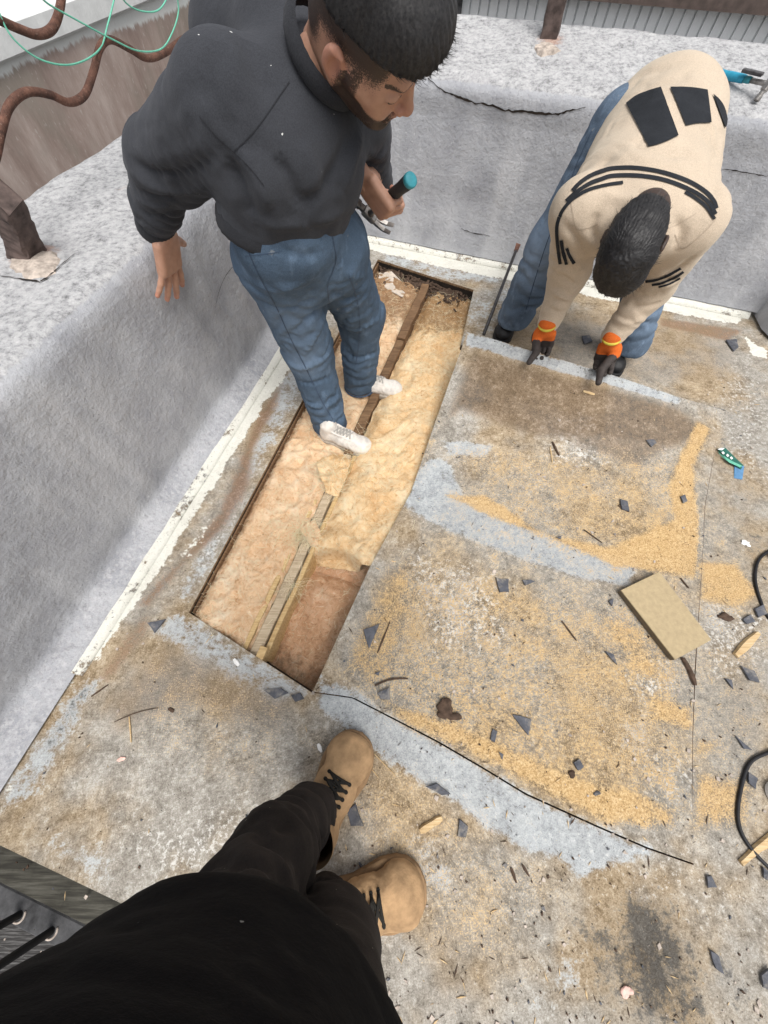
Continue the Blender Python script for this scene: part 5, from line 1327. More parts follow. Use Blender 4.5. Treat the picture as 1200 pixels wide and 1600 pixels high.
# ---- the man in the beige sweatshirt
def man_beige():
    root = empty('person', at(880, 545))
    tag(root, 'man in beige sweatshirt bent double, lifting the floor sheet with orange gloves', 'person')
    lat = nrm(V(.89, -.46, 0)); PV = V(.985, 1.84, .825)
    hpR, hpL = PV - lat * .115, PV + lat * .085; knR, knL = V(.755, 1.86, .46), V(1.15, 1.70, .46)
    anR, anL = at(803, 497, .10), at(985, 538, .10)
    shR, shL = at(908, 330, .77), at(1078, 350, .77); SM = (shR + shL) / 2; NK = SM + V(.01, .02, .035)
    axis = nrm(SM - PV); fd = nrm(np.cross(axis, lat)); fd = fd if fd[2] > 0 else -fd          # fd = out of the back
    elR, wrR = at(888, 428, .52), at(857, 504, .325); elL, wrL = at(1022, 445, .52), at(957, 526, .325)
    F = Field((.36, 1.02, .18), (1.42, 2.12, 1.12), .0078)
    F.cone(PV - axis * .03 + fd * .03, PV + axis * .16, .188, .200, .04, flat=(fd, 1.18))
    F.cone(PV + axis * .16, SM - axis * .12, .192, .215, .05, flat=(fd, 1.45)); F.cone(SM - axis * .14, SM - axis * .03, .205, .17, .05, flat=(fd, 1.5))
    F.cone(shR, shL, .088, .088, .05); F.cone(SM + fd * .02, NK + nrm(V(-.06, -.18, -.03)) * .045, .10, .088, .04)
    F.cone(shR, elR, .090, .072, .04); F.cone(elR, wrR, .070, .046, .03); F.cone(shL, elL, .090, .074, .04); F.cone(elL, wrL, .072, .046, .03)
    folds = [lambda v: limb_folds(v, elR, wrR, .10, 18, .014, .05, 1., 21.), lambda v: limb_folds(v, elL, wrL, .10, 18, .014, .05, 1., 22.), lambda v: limb_folds(v, shR, elR, .13, 11, .013, .3, 1.05, 23., .8), lambda v: limb_folds(v, shL, elL, .13, 11, .013, .3, 1.05, 24., .8),
             lambda v: limb_folds(v, PV, SM, .30, 6, .010, .1, 1., 25., 2.5), lambda v: .004 * fbm(v * 8 + 13, 3)]
    v, f = cloth_mesh(F, folds)
    v = creases(v, f, [([(880, 350), (900, 375), (915, 400)], .014, -.012), ([(875, 385), (892, 405), (910, 425)], .012, .010), ([(872, 425), (890, 440), (905, 450)], .010, -.010), ([(862, 455), (880, 465), (895, 468)], .009, .008), ([(855, 480), (872, 488), (885, 486)], .008, -.008), ([(1085, 400), (1060, 420), (1035, 430)], .014, -.012), ([(1060, 440), (1030, 450), (1000, 455)], .012, .010),
        ([(1040, 470), (1010, 480), (985, 478)], .010, -.010), ([(1000, 500), (980, 505), (962, 498)], .008, .008), ([(935, 330), (925, 355), (930, 380)], .014, -.012), ([(1055, 340), (1065, 365), (1055, 390)], .014, -.012), ([(900, 300), (930, 270), (960, 235)], .022, -.009), ([(1120, 310), (1115, 260), (1125, 210)], .02, -.009), ([(960, 240), (1000, 250), (1050, 255)], .02, .007), ([(985, 140), (1005, 115), (1050, 105)], .02, -.008), ([(940, 300), (975, 312), (1010, 308)], .014, .007)])
    sw = mesh('sweatshirt', v, f, M['beige'], root); bv = bvh_of(v, f)
    z2 = lambda L: [(700 + x / 2.4, y / 2.4) for x, y in L]
    def stripe(L, w=5.2):
        w *= 1.12
        P = z2(L); Q = []
        for i, (x, y) in enumerate(P):
            a = np.array(P[max(i - 1, 0)]); b = np.array(P[min(i + 1, len(P) - 1)]); t = (b - a) / np.linalg.norm(b - a); Q.append((x - t[1] * w, y + t[0] * w))
        vv, ff = ribbon(bv, P, Q, .0028, 10, 2)
        if ff: mesh('stripe', vv, ff, M['beige_print'], sw)
    stripe([(462, 712), (490, 682), (530, 655), (575, 637), (620, 626), (700, 624), (800, 640), (900, 674), (965, 712), (1000, 750), (1012, 780)], 5.6)
    stripe([(440, 750), (470, 722), (520, 688), (570, 668), (620, 654), (720, 654), (820, 672), (920, 712), (980, 755), (1008, 800)], 5.6)
    stripe([(415, 810), (425, 788), (450, 756), (480, 732), (530, 706), (590, 690), (655, 680)], 4.6); stripe([(890, 716), (930, 740), (970, 772), (1003, 818)], 4.6)
    stripe([(413, 812), (404, 850), (406, 910), (416, 990)], -4.6); stripe([(420, 900), (426, 940), (440, 992)], -4.6); stripe([(440, 930), (450, 960), (468, 990)], -4.6)
    stripe([(742, 1050), (780, 1044), (830, 1024), (872, 1000)], 3.6); stripe([(765, 1063), (800, 1056), (850, 1034), (880, 1014)], 3.2); stripe([(790, 1072), (830, 1060), (868, 1038)], 2.6)
    def emblem(top, botm):
        vv, ff = ribbon(bv, z2(top), z2(botm), .0035, 8, 14)
        if ff: mesh('printed_emblem', vv, ff, M['beige_print'], sw)
    emblem([(668, 390), (705, 362), (750, 344), (797, 330)], [(750, 553), (785, 545), (825, 530), (862, 512)])
    emblem([(832, 330), (880, 330), (925, 333), (970, 341)], [(890, 475), (920, 468), (950, 464), (985, 462)])
    emblem([(990, 356), (1010, 372), (1028, 396), (1038, 420)], [(1035, 480), (1038, 478), (1041, 470), (1044, 450)])
    M['beige_seam'] = M.get('beige_seam') or simple('beige_seam', (.42, .34, .26), .1, 60)
    for L in ([(462, 760), (468, 800), (482, 858), (520, 856), (562, 842)], [(1005, 820), (960, 870), (880, 932), (850, 880)], [(820, 860), (880, 830), (930, 800)]): seam(bv, z2(L), M['beige_seam'], sw, .8, .0012)
    # jeans
    F = Field((.45, 1.40, .03), (1.48, 2.15, 1.06), .008)
    F.cone(anR, knR, .084, .098, .03); F.cone(knR, hpR, .100, .122, .04); F.cone(anL, knL, .084, .098, .03); F.cone(knL, hpL, .096, .095, .04); F.cone(hpR, hpL, .10, .095, .05)
    F.cut(V(0, 0, .075), (0, 0, -1))
    folds = [lambda v: limb_folds(v, anR, knR, .14, 13, .019, -.05, .9, 31.), lambda v: limb_folds(v, anL, knL, .14, 13, .019, -.05, .9, 32.), lambda v: limb_folds(v, knR, hpR, .16, 9, .010, 0., 1., 33., 1.), lambda v: .005 * fbm(v * 7 + 28, 3)]
    v, f = cloth_mesh(F, folds); fade = np.exp(-((v - knR - V(-.05, -.1, 0)) ** 2).sum(1) / .03)
    jn = mesh('jeans', v, f, M['denim2'], root, attrs={'m_fade': fade}); bj = bvh_of(v, f)
    seam(bj, [(925, 205), (900, 260), (880, 320), (858, 370), (838, 430), (820, 490)], M['seam'], jn, .6)
    shoe(root, at(783, 531, .03), nrm(V(-.35, -.93, 0)), 0.0, .29, .105, 'black'); shoe(root, at(962, 583, .03), nrm(V(-.2, -.97, 0)), 0.0, .29, .105, 'black')
    # head seen from above
    HC = V(.752, 1.250, .765); hu = nrm(V(-.47, -.80, -.36)); hf = nrm(V(0, 0, -1) - hu * np.dot(V(0, 0, -1), hu)); hl = np.cross(hu, hf)
    roll = math.radians(10); hf, hl = hf * math.cos(roll) + hl * math.sin(roll), hl * math.cos(roll) - hf * math.sin(roll)
    hv, hf_, ha = head_model(True, False, -.09); hs = .94; ha['m_hair'] = np.maximum(ha['m_hair'], sstep(.03, -.01, hv[:, 0])); parts = [(xf(hv * hs, HC, hf, hl, hu), hf_, ha)]
    F = Field((.36, 1.02, .05), (1.45, 2.12, 1.0), .016)
    for a, b, ra, rb in [(anR, knR, .045, .05), (knR, hpR, .055, .075), (anL, knL, .045, .05), (knL, hpL, .055, .075), (hpR, hpL, .08, .08), (PV, SM, .10, .10), (shR, shL, .055, .055), (shR, elR, .045, .04), (elR, wrR, .034, .02), (shL, elL, .045, .04), (elL, wrL, .034, .02), (NK, HC - hu * .06 - hf * .02, .058, .05)]:
        F.cone(a, b, ra, rb, .03)
    gl = []
    for (wr, px, edge_px, thumb_px, ysgn) in [(wrR, (853, 517), (846, 550), (827, 566), 1), (wrL, (953, 539), (942, 574), (935, 598), -1)]:
        w0 = at(px[0], px[1], .298); kn = at(edge_px[0], edge_px[1] - 2, .175); X = nrm(kn - w0); F.cone(wr, w0, .018, .018, .01)
        bk_ = nrm(V(.35, .93, .12) - X * np.dot(V(.35, .93, .12), X)); Yv = np.cross(bk_, X) * ysgn
        # thumb side towards the middle of the body
        tip = at(thumb_px[0], thumb_px[1], .228); md = at(thumb_px[0] * .45 + edge_px[0] * .55, thumb_px[1] * .45 + edge_px[1] * .55 - 6, .240)
        loc_ = lambda p: V(np.dot(p - w0, X), np.dot(p - w0, Yv), np.dot(p - w0, bk_))
        hv, hf_, ha = hand_model([(70, 40, 20)] * 4, spread=(4, 1, -2, -5), th=1.36, thumb_pts=(loc_(md), loc_(tip)))
        fl = hf_ if np.dot(np.cross(X, Yv), bk_) > 0 else hf_[:, ::-1]
        gl.append((xf(hv, w0, X, Yv, bk_), fl, hv, w0, X))
    cv, cf = F.mesh(); parts.append((cv, cf, {})); v, f, a = stack(parts); mesh('body', v, f, M['skin'], root, attrs=a)
    for (gv, gf, loc, w0, X) in gl:
        lc = loc[gf].mean(1); m = ((lc[:, 0] < .040) | ((lc[:, 2] > .002) & (lc[:, 0] < .072))) & (lc[:, 2] > -.040) & (np.abs(lc[:, 1]) < .050)
        g1 = mesh('glove', gv, gf[m], M['glove_orange'], root); mesh('coated_palm', gv, gf[~m], M['glove_dark'], g1)
        b = MB(); p = w0 - X * .036; b.tube([p - X * .005, p, p + X * .005], [.034, .038, .035], 20, cap=True); mesh('hem', np.array(b.v), b.f, M['yellow_hem'], g1, smooth=True)
    F = Field((-.16, -.13, -.13), (.16, .13, .18), .004)
    F.ell((-.012, 0, .040), (.112, .083, .102), .01); F.ell((-.05, 0, -.02), (.070, .072, .08), .03); F.ell((.05, 0, .07), (.06, .07, .055), .03)
    F.cut((.09, 0, .03), nrm(V(.9, 0, -.75))); F.cut((0, 0, -.085), V(0, 0, -1))
    v, f = F.mesh(); n = vnormals(v, f); v = v + n * (.006 * fbm(v * 34, 3) + .004 * np.abs(np.sin(np.arctan2(v[:, 1], v[:, 0] + .03) * 30 + 3 * fbm(v * 20, 2))))[:, None]
    vw = xf(v * hs, HC, hf, hl, hu); hr = mesh('hair', vw, f, M['hair'], root); crown = HC + hu * .12 - hf * .05
    strands(vw, vnormals(vw, f), rng.choice(len(vw), 4200), lambda P, N: P - crown + hf * .03, .026, .0007, 'hair_strands', M['hair'], hr, droop=.6, jit=.14, lift=.07)
    # collar
    cd = nrm(HC - hu * .05 - NK); c = NK + cd * .085; a_ = nrm(np.cross(cd, V(0, 0, 1))); b_ = np.cross(cd, a_)
    cb = MB(); cb.tube([c + (a_ * math.cos(q) + b_ * math.sin(q)) * .074 for q in np.linspace(0, 2 * math.pi, 40)], .016, 10, cap=False); cb.build('collar', M['beige'], sw, smooth=True)

# ---- the photographer, seen from above
def photographer():
    root = empty('person', V(-.08, -.34, 0))
    tag(root, 'photographer in black sweatshirt, dark trousers and tan boots seen from above', 'person')
    anL, knL, hpL = at(484, 1270, .13), at(420, 1342, .46), V(-.225, -.315, .84); anR, knR, hpR = at(503, 1424, .13), at(522, 1488, .46), V(-.065, -.375, .84)
    F = Field((-.55, -.95, .04), (.25, .10, 1.0), .0078)
    F.cone(anL, knL, .068, .072, .03); F.cone(knL, hpL, .074, .10, .04); F.cone(anR, knR, .068, .072, .03); F.cone(knR, hpR, .074, .10, .04); F.cone(hpL, hpR, .11, .11, .05)
    F.cut(V(0, 0, .12), (0, 0, -1))
    folds = [lambda v: limb_folds(v, anL, knL, .14, 12, .022, -.05, 1., 41.), lambda v: limb_folds(v, anR, knR, .14, 12, .022, -.05, 1., 42.), lambda v: limb_folds(v, knL, hpL, .16, 8, .016, -.2, 1., 43., 1.2), lambda v: .006 * fbm(v * 7 + 48, 3)]
    v, f = cloth_mesh(F, folds); mesh('trousers', v, f, M['black_pants'], root)
    # torso
    lat = nrm(V(.93, -.36, 0)); fw = nrm(V(.36, .93, 0)); C0 = V(-.155, -.325, 0); LN_ = V(.02, .05, 0)
    SH = C0 + LN_ + V(0, 0, 1.42); shL, shR = SH - lat * .19, SH + lat * .19
    F = Field((-.80, -1.0, .70), (.52, .12, 1.58), .010)
    F.cone(C0 + V(0, 0, .84), C0 + V(0, 0, 1.05), .205, .205, .05, flat=(fw, 1.3)); F.cone(C0 + V(0, 0, 1.05), C0 + LN_ + V(0, 0, 1.36), .205, .18, .05, flat=(fw, 1.35)); F.cut(C0 + V(0, 0, .82), (0, 0, -1)); F.cone(shL, shR, .08, .08, .05)
    elL, elR = SH - lat * .36 + fw * .12 + V(0, 0, -.22), SH + lat * .36 + fw * .12 + V(0, 0, -.22); hdL, hdR = V(-.12, -.10, 1.47), V(.12, -.12, 1.47)
    F.cone(shL, elL, .075, .065, .04); F.cone(elL, hdL, .062, .042, .03); F.cone(shR, elR, .075, .065, .04); F.cone(elR, hdR, .062, .042, .03)
    F.cut(C0 + V(0, 0, .80), (0, 0, -1))
    v, f = cloth_mesh(F, [lambda v: .008 * fbm(v * 6 + 51, 3), lambda v: limb_folds(v, C0 + V(0, 0, .78), C0 + V(0, 0, 1.3), .3, 8, .007, .05, .8, 52., 2.)])
    mesh('sweatshirt', v, f, M['black_fleece'], root)
    d1 = nrm(at(562, 1155) - at(510, 1262)); d2 = nrm(at(658, 1378) - at(560, 1408))
    shoe(root, at(563, 1150, .03), d1, 0.0, .315, .142, 'boot'); shoe(root, at(660, 1383, .03), d2, 0.0, .315, .142, 'boot')
    HC = SH + V(0, 0, .22) + fw * .04; hv, hf_, ha = head_model(True, False); hfv = nrm(fw + V(0, 0, -.5)); hu = nrm(V(0, 0, 1) - hfv * hfv[2]); hl = np.cross(hu, hfv); parts = [(xf(hv, HC, hfv, hl, hu), hf_, ha)]
    for (el, hd, s) in ((elL, hdL, 1), (elR, hdR, -1)):
        X = nrm(hd - el); bk_ = nrm(V(0, 0, -1) - X * np.dot(V(0, 0, -1), X)); bk_ = -bk_; Y = np.cross(bk_, X) * (-s)
        hv, hf_, ha = hand_model([(35, 40, 25)] * 4); fl = hf_ if np.dot(np.cross(X, Y), bk_) > 0 else hf_[:, ::-1]; hw = xf(hv * .55, hd + X * .03, X, Y, bk_)
        parts.append((hw, fl, ha))
    F = Field((-.7, -1.0, .1), (.5, .1, 1.7), .018)
    for a, b, ra, rb in [(anL, knL, .045, .05), (knL, hpL, .055, .075), (anR, knR, .045, .05), (knR, hpR, .055, .075), (hpL, hpR, .08, .08), (C0 + V(0, 0, .86), SH, .10, .09), (shL, shR, .05, .05), (shL, elL, .04, .035), (elL, hdL, .033, .026), (shR, elR, .04, .035), (elR, hdR, .033, .026), (SH, HC, .055, .05)]: F.cone(a, b, ra, rb, .03)
    cv, cf = F.mesh(); parts.append((cv, cf, {})); v, f, a = stack(parts); mesh('body', v, f, M['skin'], root, attrs=a)
    F = Field((-.16, -.13, -.13), (.16, .13, .18), .005); F.ell((-.012, 0, .045), (.110, .088, .098), .01); F.ell((-.05, 0, -.01), (.066, .072, .07), .03); F.cut((.09, 0, .04), nrm(V(.8, 0, -.8))); F.cut((0, 0, -.06), V(0, 0, -1))
    v, f = F.mesh(); mesh('hair', xf(v, HC, hfv, hl, hu), f, M['hair'], root)

H1 = man_charcoal(); man_beige(); photographer()

# ------------------------------------------------------------------ the hammer in the hand
def hammer(butt, axd, clawdir, L, label, grip_mat, accent, s=1.0):
    root = empty('claw_hammer', butt); tag(root, label, 'hammer')
    axd = nrm(axd); c = nrm(clawdir - axd * np.dot(clawdir, axd)); w = np.cross(axd, c)
    def prof(name, pts, mat, par):
        vv = []; ff = []; n = 16
        for (x, ra, rb) in pts:
            for k in range(n):
                q = 2 * math.pi * k / n; vv.append(butt + axd * x * s + (c * math.cos(q) * ra + w * math.sin(q) * rb) * s)
        for i in range(len(pts) - 1):
            for k in range(n): ff.append([i * n + k, i * n + (k + 1) % n, (i + 1) * n + (k + 1) % n, (i + 1) * n + k])
        ff += [list(range(n))[::-1], [(len(pts) - 1) * n + k for k in range(n)]]
        o = mesh(name, vv, ff, mat, par); 
        return o
    prof('end_cap', [(0, .0145, .013), (.002, .0175, .0155), (.010, .0180, .0160), (.014, .0175, .0155)], accent, root)
    prof('grip', [(.014, .0168, .0148), (.03, .0162, .014), (.06, .0148, .0125), (.09, .0155, .0135), (.12, .0150, .013), (.15, .0140, .012), (.155, .0125, .011)], grip_mat, root)
    prof('neck', [(.155, .0115, .0095), (.175, .0118, .0098), (.185, .0100, .0085)], accent, root)
    prof('shaft', [(.185, .0085, .0075), (L - .01, .0085, .008), (L, .0115, .011)], M['steel'], root)
    h = MB(); o = butt + axd * (L + .010) * s
    h.tube([o + c * x * s for x in (-.052, -.050, -.036, -.034, -.022)], [.0115 * s, .0128 * s, .0128 * s, .0095 * s, .0105 * s], 14)
    h.bevbox(o, c * .022 * s, w * .0125 * s, axd * .0125 * s, .003 * s)
    for sg in (-1, 1):
        P = [o + c * x * s + w * sg * y * s + axd * z * s for x, y, z in ((.015, .005, .0), (.035, .007, -.004), (.055, .010, -.014), (.072, .012, -.030))]
        for i in range(3):
            t0, t1 = 1 - i / 3.6, 1 - (i + 1) / 3.6
            A, B = P[i], P[i + 1]; wv = w * .0055 * s
            h.hexa([A - wv - axd * .008 * t0 * s, A + wv - axd * .008 * t0 * s, B + wv - axd * .008 * t1 * s, B - wv - axd * .008 * t1 * s], [A - wv + axd * .008 * t0 * s, A + wv + axd * .008 * t0 * s, B + wv + axd * .008 * t1 * s, B - wv + axd * .008 * t1 * s])
    h.build('head', M['steel'], root)
    return root
hammer(H1['HB'], H1['axh'], V(.8, -.2, -.45), .255, 'claw hammer with charcoal grip and teal end cap held by the man', M['grip'], M['teal'])

# fuzz standing up from the wool
for (o_, v_, f_, n_) in BATTS:
    nn_ = vnormals(v_, f_); strands(v_, nn_, rng.choice(len(v_), n_), lambda P, N: np.stack([fbm(P * V(11, 11, 1), 2), fbm(P * V(11, 11, 1) + 50, 2), 0 * P[:, 0]], 1), .030, .00042, 'wool_fuzz', M['fibre'], o_, 5, .35, .30, .10)
# ------------------------------------------------------------------ things lying about on the deck
def scale_at(x, y):
    p = surf(x, y); return ((p[1]) * ST + (CAM_H - p[2]) * CT) / FPX          # metres per photo pixel
def shard(px, name, mat, label, cat, group, th=.004, lift=.004, tilt=.06):
    """a flat broken piece from its traced outline, with thickness and chipped, bevelled edges"""
    P = [surf(x, y) for x, y in px]; c = np.mean(P, 0); Q = []
    for i in range(len(P)):
        a, b = P[i], P[(i + 1) % len(P)]; Q.append(a)
        m = a * .5 + b * .5; Q.append(m + (m - c) * rng.normal(0, .05))
    n = len(Q); ax = V(rng.normal(0, tilt), rng.normal(0, tilt), 0)
    lo = [q + V(0, 0, lift + abs((q - c)[:2] @ ax[:2])) for q in Q]
    hi = [c + (q - c) * .93 + V(0, 0, th * (1 + rng.normal(0, .15))) + V(0, 0, lift + abs((q - c)[:2] @ ax[:2])) for q in Q]
    v = lo + hi + [np.mean(hi, 0) + V(0, 0, .0006)]
    f = [[i, (i + 1) % n, n + (i + 1) % n, n + i] for i in range(n)] + [[n + i, n + (i + 1) % n, 2 * n] for i in range(n)] + [list(range(n))[::-1]]
    o = mesh(name, v, f, mat, smooth=False, loc=c); tag(o, label, cat, group); return o
G1 = 'slate shards scattered on the deck'
SH = [([(775, 901), (792, 902), (797, 926), (776, 927)], 'squarish dark slate shard above the tan board, by the blue strip'), ([(814, 908), (832, 905), (838, 911), (818, 914)], 'thin slate sliver right of the squarish shard'),
      ([(232, 974), (261, 968), (243, 990)], 'dark slate triangle left of the opening, near the parapet'), ([(567, 980), (590, 976), (579, 1013)], 'slate triangle just right of the opening'),
      ([(588, 1078), (607, 1073), (611, 1091), (597, 1092)], 'dark slate shard near the corner of the saw cut'), ([(801, 1119), (829, 1127), (824, 1154)], 'sharp dark slate triangle in the yellow sand'),
      ([(767, 1136), (779, 1145), (776, 1160), (766, 1155)], 'small grey slate shard beside the bark lump'), ([(893, 1192), (902, 1185), (910, 1193), (901, 1204)], 'small dark slate diamond in the sand'),
      ([(945, 1020), (958, 1022), (962, 1040)], 'slate triangle below the tan board'), ([(664, 1228), (682, 1223), (704, 1240), (690, 1242)], 'flat slate piece right of the upper boot'),
      ([(717, 1278), (731, 1290), (727, 1308), (714, 1306)], 'dusty slate shard below the saw cut'), ([(1101, 1367), (1108, 1366), (1117, 1385), (1103, 1386)], 'dark slate shard right of the vertical saw cut'),
      ([(1106, 1482), (1119, 1490), (1128, 1520), (1114, 1510)], 'long grey slate shard near the black stain'), ([(1154, 1040), (1176, 1048), (1184, 1067), (1168, 1063)], 'dark slate shard below the pale wood chip'),
      ([(1130, 1060), (1140, 1062), (1143, 1077)], 'small slate sliver right of the saw cut'), ([(1145, 1148), (1156, 1158), (1173, 1172), (1160, 1170)], 'long slate sliver above the cable loop'),
      ([(968, 782), (978, 786), (983, 803), (972, 800)], 'slate shard in the middle of the lifted sheet'), ([(1008, 690), (1018, 687), (1026, 694), (1014, 699)], 'grey slate chip under the right glove'),
      ([(908, 527), (920, 525), (925, 535), (912, 540)], 'grey slate chip between the black shoes'), ([(1132, 533), (1150, 531), (1152, 545), (1145, 551)], 'dark slate chip near the buttress'),
      ([(385, 1271), (402, 1283), (386, 1300)], 'slate triangle left of the dark trousers'), ([(541, 1263), (556, 1254), (569, 1290), (548, 1290)], 'slate triangle beside the heel of the upper boot'),
      ([(412, 1078), (440, 1075), (452, 1083), (430, 1092)], 'flat slate piece at the near edge of the opening'), ([(455, 1086), (470, 1082), (476, 1092), (462, 1097)], 'small slate piece at the near corner of the opening'),
      ([(867, 838), (876, 836), (873, 845)], 'tiny slate chip on the yellow sand of the sheet'), ([(1176, 952), (1190, 945), (1196, 960), (1182, 966)], 'grey slate shard under the upper cable'),
      ([(1158, 968), (1170, 960), (1178, 972), (1164, 976)], 'grey slate shard left of the upper cable'), ([(1188, 1352), (1200, 1362), (1199, 1376), (1190, 1370)], 'dark slate shard at the right edge below the cable'),
      ([(1166, 1205), (1180, 1215), (1177, 1232), (1166, 1222)], 'smeared grey slate shard inside the cable loop'), ([(777, 1178), (784, 1175), (787, 1184), (780, 1187)], 'tiny dark slate chip in the yellow sand'), ([(585, 1052), (594, 1048), (592, 1060)], 'tiny slate chip above the saw cut corner'),
      ([(1060, 778), (1070, 775), (1075, 785), (1066, 788)], 'pale slate chip near the right saw cut'), ([(946, 940), (955, 938), (953, 948)], 'small slate chip left of the tan board'), ([(1185, 1520), (1200, 1508), (1200, 1545), (1188, 1540)], 'large slate shard at the lower right edge')]
for px, lab in SH: shard(px, 'slate_shard', M['slate'], lab, 'slate shard', G1, .0045)
def stick(a, b, w, h, name, mat, label, cat, group=None, bend=.0, n=5):
    A, B = surf(*a), surf(*b); d = nrm(B - A); s = V(-d[1], d[0], 0); v = []; L = np.linalg.norm(B - A)
    for i in range(n + 1):
        t = i / n; p = A + (B - A) * t + s * bend * math.sin(t * math.pi) * L + V(0, 0, .003)
        k = (.55 + .45 * math.sin(math.pi * min(1, max(0, t * .9 + .08)))) * (1 + rng.normal(0, .10))
        v += [p - s * w * k, p + s * w * k, p + s * w * k * .7 + V(0, 0, h), p - s * w * k * .6 + V(0, 0, h * (1 + rng.normal(0, .15)))]
    f = [[3, 2, 1, 0], [n * 4 + q for q in range(4)]] + [[i * 4 + q, i * 4 + (q + 1) % 4, (i + 1) * 4 + (q + 1) % 4, (i + 1) * 4 + q] for i in range(n) for q in range(4)]
    o = mesh(name, v, f, mat, smooth=False, loc=(A + B) / 2); tag(o, label, cat, group); return o
G2 = 'wood splinters lying on the deck'
stick((656, 1298), (690, 1277), .012, .010, 'wood_splinter', M['splinter'], 'short pale wood chip right of the trousers', 'wood chip', G2)
stick((1147, 1025), (1182, 990), .015, .010, 'wood_splinter', M['splinter'], 'pale wood chip lying right of the tan board', 'wood chip', G2)
stick((1155, 1348), (1215, 1296), .012, .008, 'wood_splinter', M['splinter'], 'long pale splinter under the cable at the right edge', 'wood chip', G2)
stick((1172, 1335), (1215, 1310), .005, .005, 'wood_splinter', M['splinter'], 'thin splinter beside the long one at the right edge', 'wood chip', G2)
stick((1063, 1030), (1096, 1070), .010, .006, 'bark_strip', M['bark'], 'dark bark strip at the lower corner of the tan board', 'bark', None, .06)
stick((912, 829), (942, 848), .0025, .003, 'dark_twig', M['bark'], 'thin dark twig on the orange sand of the sheet', 'twig', 'twigs on the deck')
stick((865, 690), (876, 712), .005, .004, 'dark_twig', M['bark'], 'short dark twig in the middle of the lifted sheet', 'twig', 'twigs on the deck')
stick((862, 700), (864, 725), .003, .003, 'pale_straw', M['splinter'], 'pale straw beside the dark twig on the sheet', 'straw', 'straws on the deck')
stick((967, 790), (983, 802), .003, .003, 'dark_twig', M['bark'], 'dark twig touching the slate on the sheet', 'twig', 'twigs on the deck')
stick((203, 1120), (206, 1160), .0025, .0025, 'pale_straw', M['splinter'], 'pale straw lying upright left of the opening', 'straw', 'straws on the deck')
stick((180, 1128), (248, 1106), .0016, .002, 'dark_twig', M['bark'], 'thin twig crossing the pale straw near the parapet', 'twig', 'twigs on the deck', .05)
stick((144, 1088), (170, 1070), .003, .003, 'dark_twig', M['bark'], 'dark twig near the foot of the left parapet', 'twig', 'twigs on the deck')
stick((585, 1178), (618, 1212), .0018, .002, 'pale_straw', M['splinter'], 'long pale straw right of the upper boot', 'straw', 'straws on the deck')
stick((575, 1195), (592, 1215), .0016, .002, 'pale_straw', M['splinter'], 'short straw right of the upper boot', 'straw', 'straws on the deck')
stick((798, 1355), (806, 1378), .004, .004, 'dark_twig', M['bark'], 'dark twig near the middle of the lower deck', 'twig', 'twigs on the deck')
stick((815, 1350), (826, 1368), .0035, .004, 'dark_twig', M['bark'], 'grey twig beside the dark one on the lower deck', 'twig', 'twigs on the deck')
stick((585, 1068), (640, 1062), .004, .004, 'dark_twig', M['bark'], 'dark twig above the saw cut', 'twig', 'twigs on the deck', .08)
stick((592, 1018), (606, 972), .003, .003, 'dark_twig', M['bark'], 'dark twig right of the slate triangle', 'twig', 'twigs on the deck')
stick((880, 970), (900, 1000), .003, .003, 'dark_twig', M['bark'], 'twig left of the tan board', 'twig', 'twigs on the deck')
stick((1062, 905), (1078, 920), .003, .003, 'dark_twig', M['bark'], 'dark twig above the tan board', 'twig', 'twigs on the deck')
stick((912, 612), (931, 617), .008, .003, 'wood_splinter', M['splinter'], 'pale chip on the lifted sheet below the right glove', 'wood chip', G2)
stick((366, 1030), (374, 1040), .008, .003, 'paint_flake', M['white_plastic'], 'white paint flake at the near edge of the opening', 'paint flake')
stick((497, 1162), (503, 1175), .006, .003, 'paint_flake', M['white_plastic'], 'white paint flake left of the upper boot', 'paint flake')
# lumps of bark
def lump(x, y, r, mat, name, label, cat, sq=.6, seed=1):
    F = Field((-r * 1.6,) * 3, (r * 1.6,) * 3, r / 9); rr = np.random.default_rng(seed)
    for k in range(6):
        c = rr.normal(0, r * .35, 3) * V(1.3, .8, .4); F.ell(c, (r * (.5 + .3 * rr.random()), r * (.35 + .2 * rr.random()), r * .35), r * .15)
    v, f = F.mesh(); v = v + vnormals(v, f) * (r * .18 * fbm(v / r * 2.5 + seed, 4))[:, None]; v[:, 2] *= sq
    p = surf(x, y); o = mesh(name, v + p + V(0, 0, r * .25), f, mat, loc=p); tag(o, label, cat)
lump(693, 1107, .032, M['bark'], 'bark_lump', 'dark bark lump in the yellow sand', 'bark', .7, 3)
lump(1134, 963, .022, M['bark'], 'bark_lump', 'crumpled brown lump right of the tan board', 'bark', .7, 5)
lump(887, 1211, .012, M['bark'], 'bark_lump', 'small reddish brown crumb in the sand', 'bark', .7, 6)
lump(929, 1242, .009, M['slate'], 'pebble', 'small dark oval pebble above the curved saw cut', 'pebble', .6, 8)
lump(270, 1110, .010, M['bark'], 'bark_lump', 'small brown crumb on the deck left of the opening', 'bark', .6, 9)
lump(978, 1548, .014, M['shell'], 'shell_piece', 'pink and white shell near the bottom edge', 'shell', .6, 11)
lump(190, 1186, .010, M['shell'], 'shell_piece', 'small pinkish shell near the left parapet', 'shell', .5, 12)
lump(1162, 849, .014, M['white_plastic'], 'paper_ball', 'crumpled whitish scrap at the right edge', 'scrap', .5, 13)
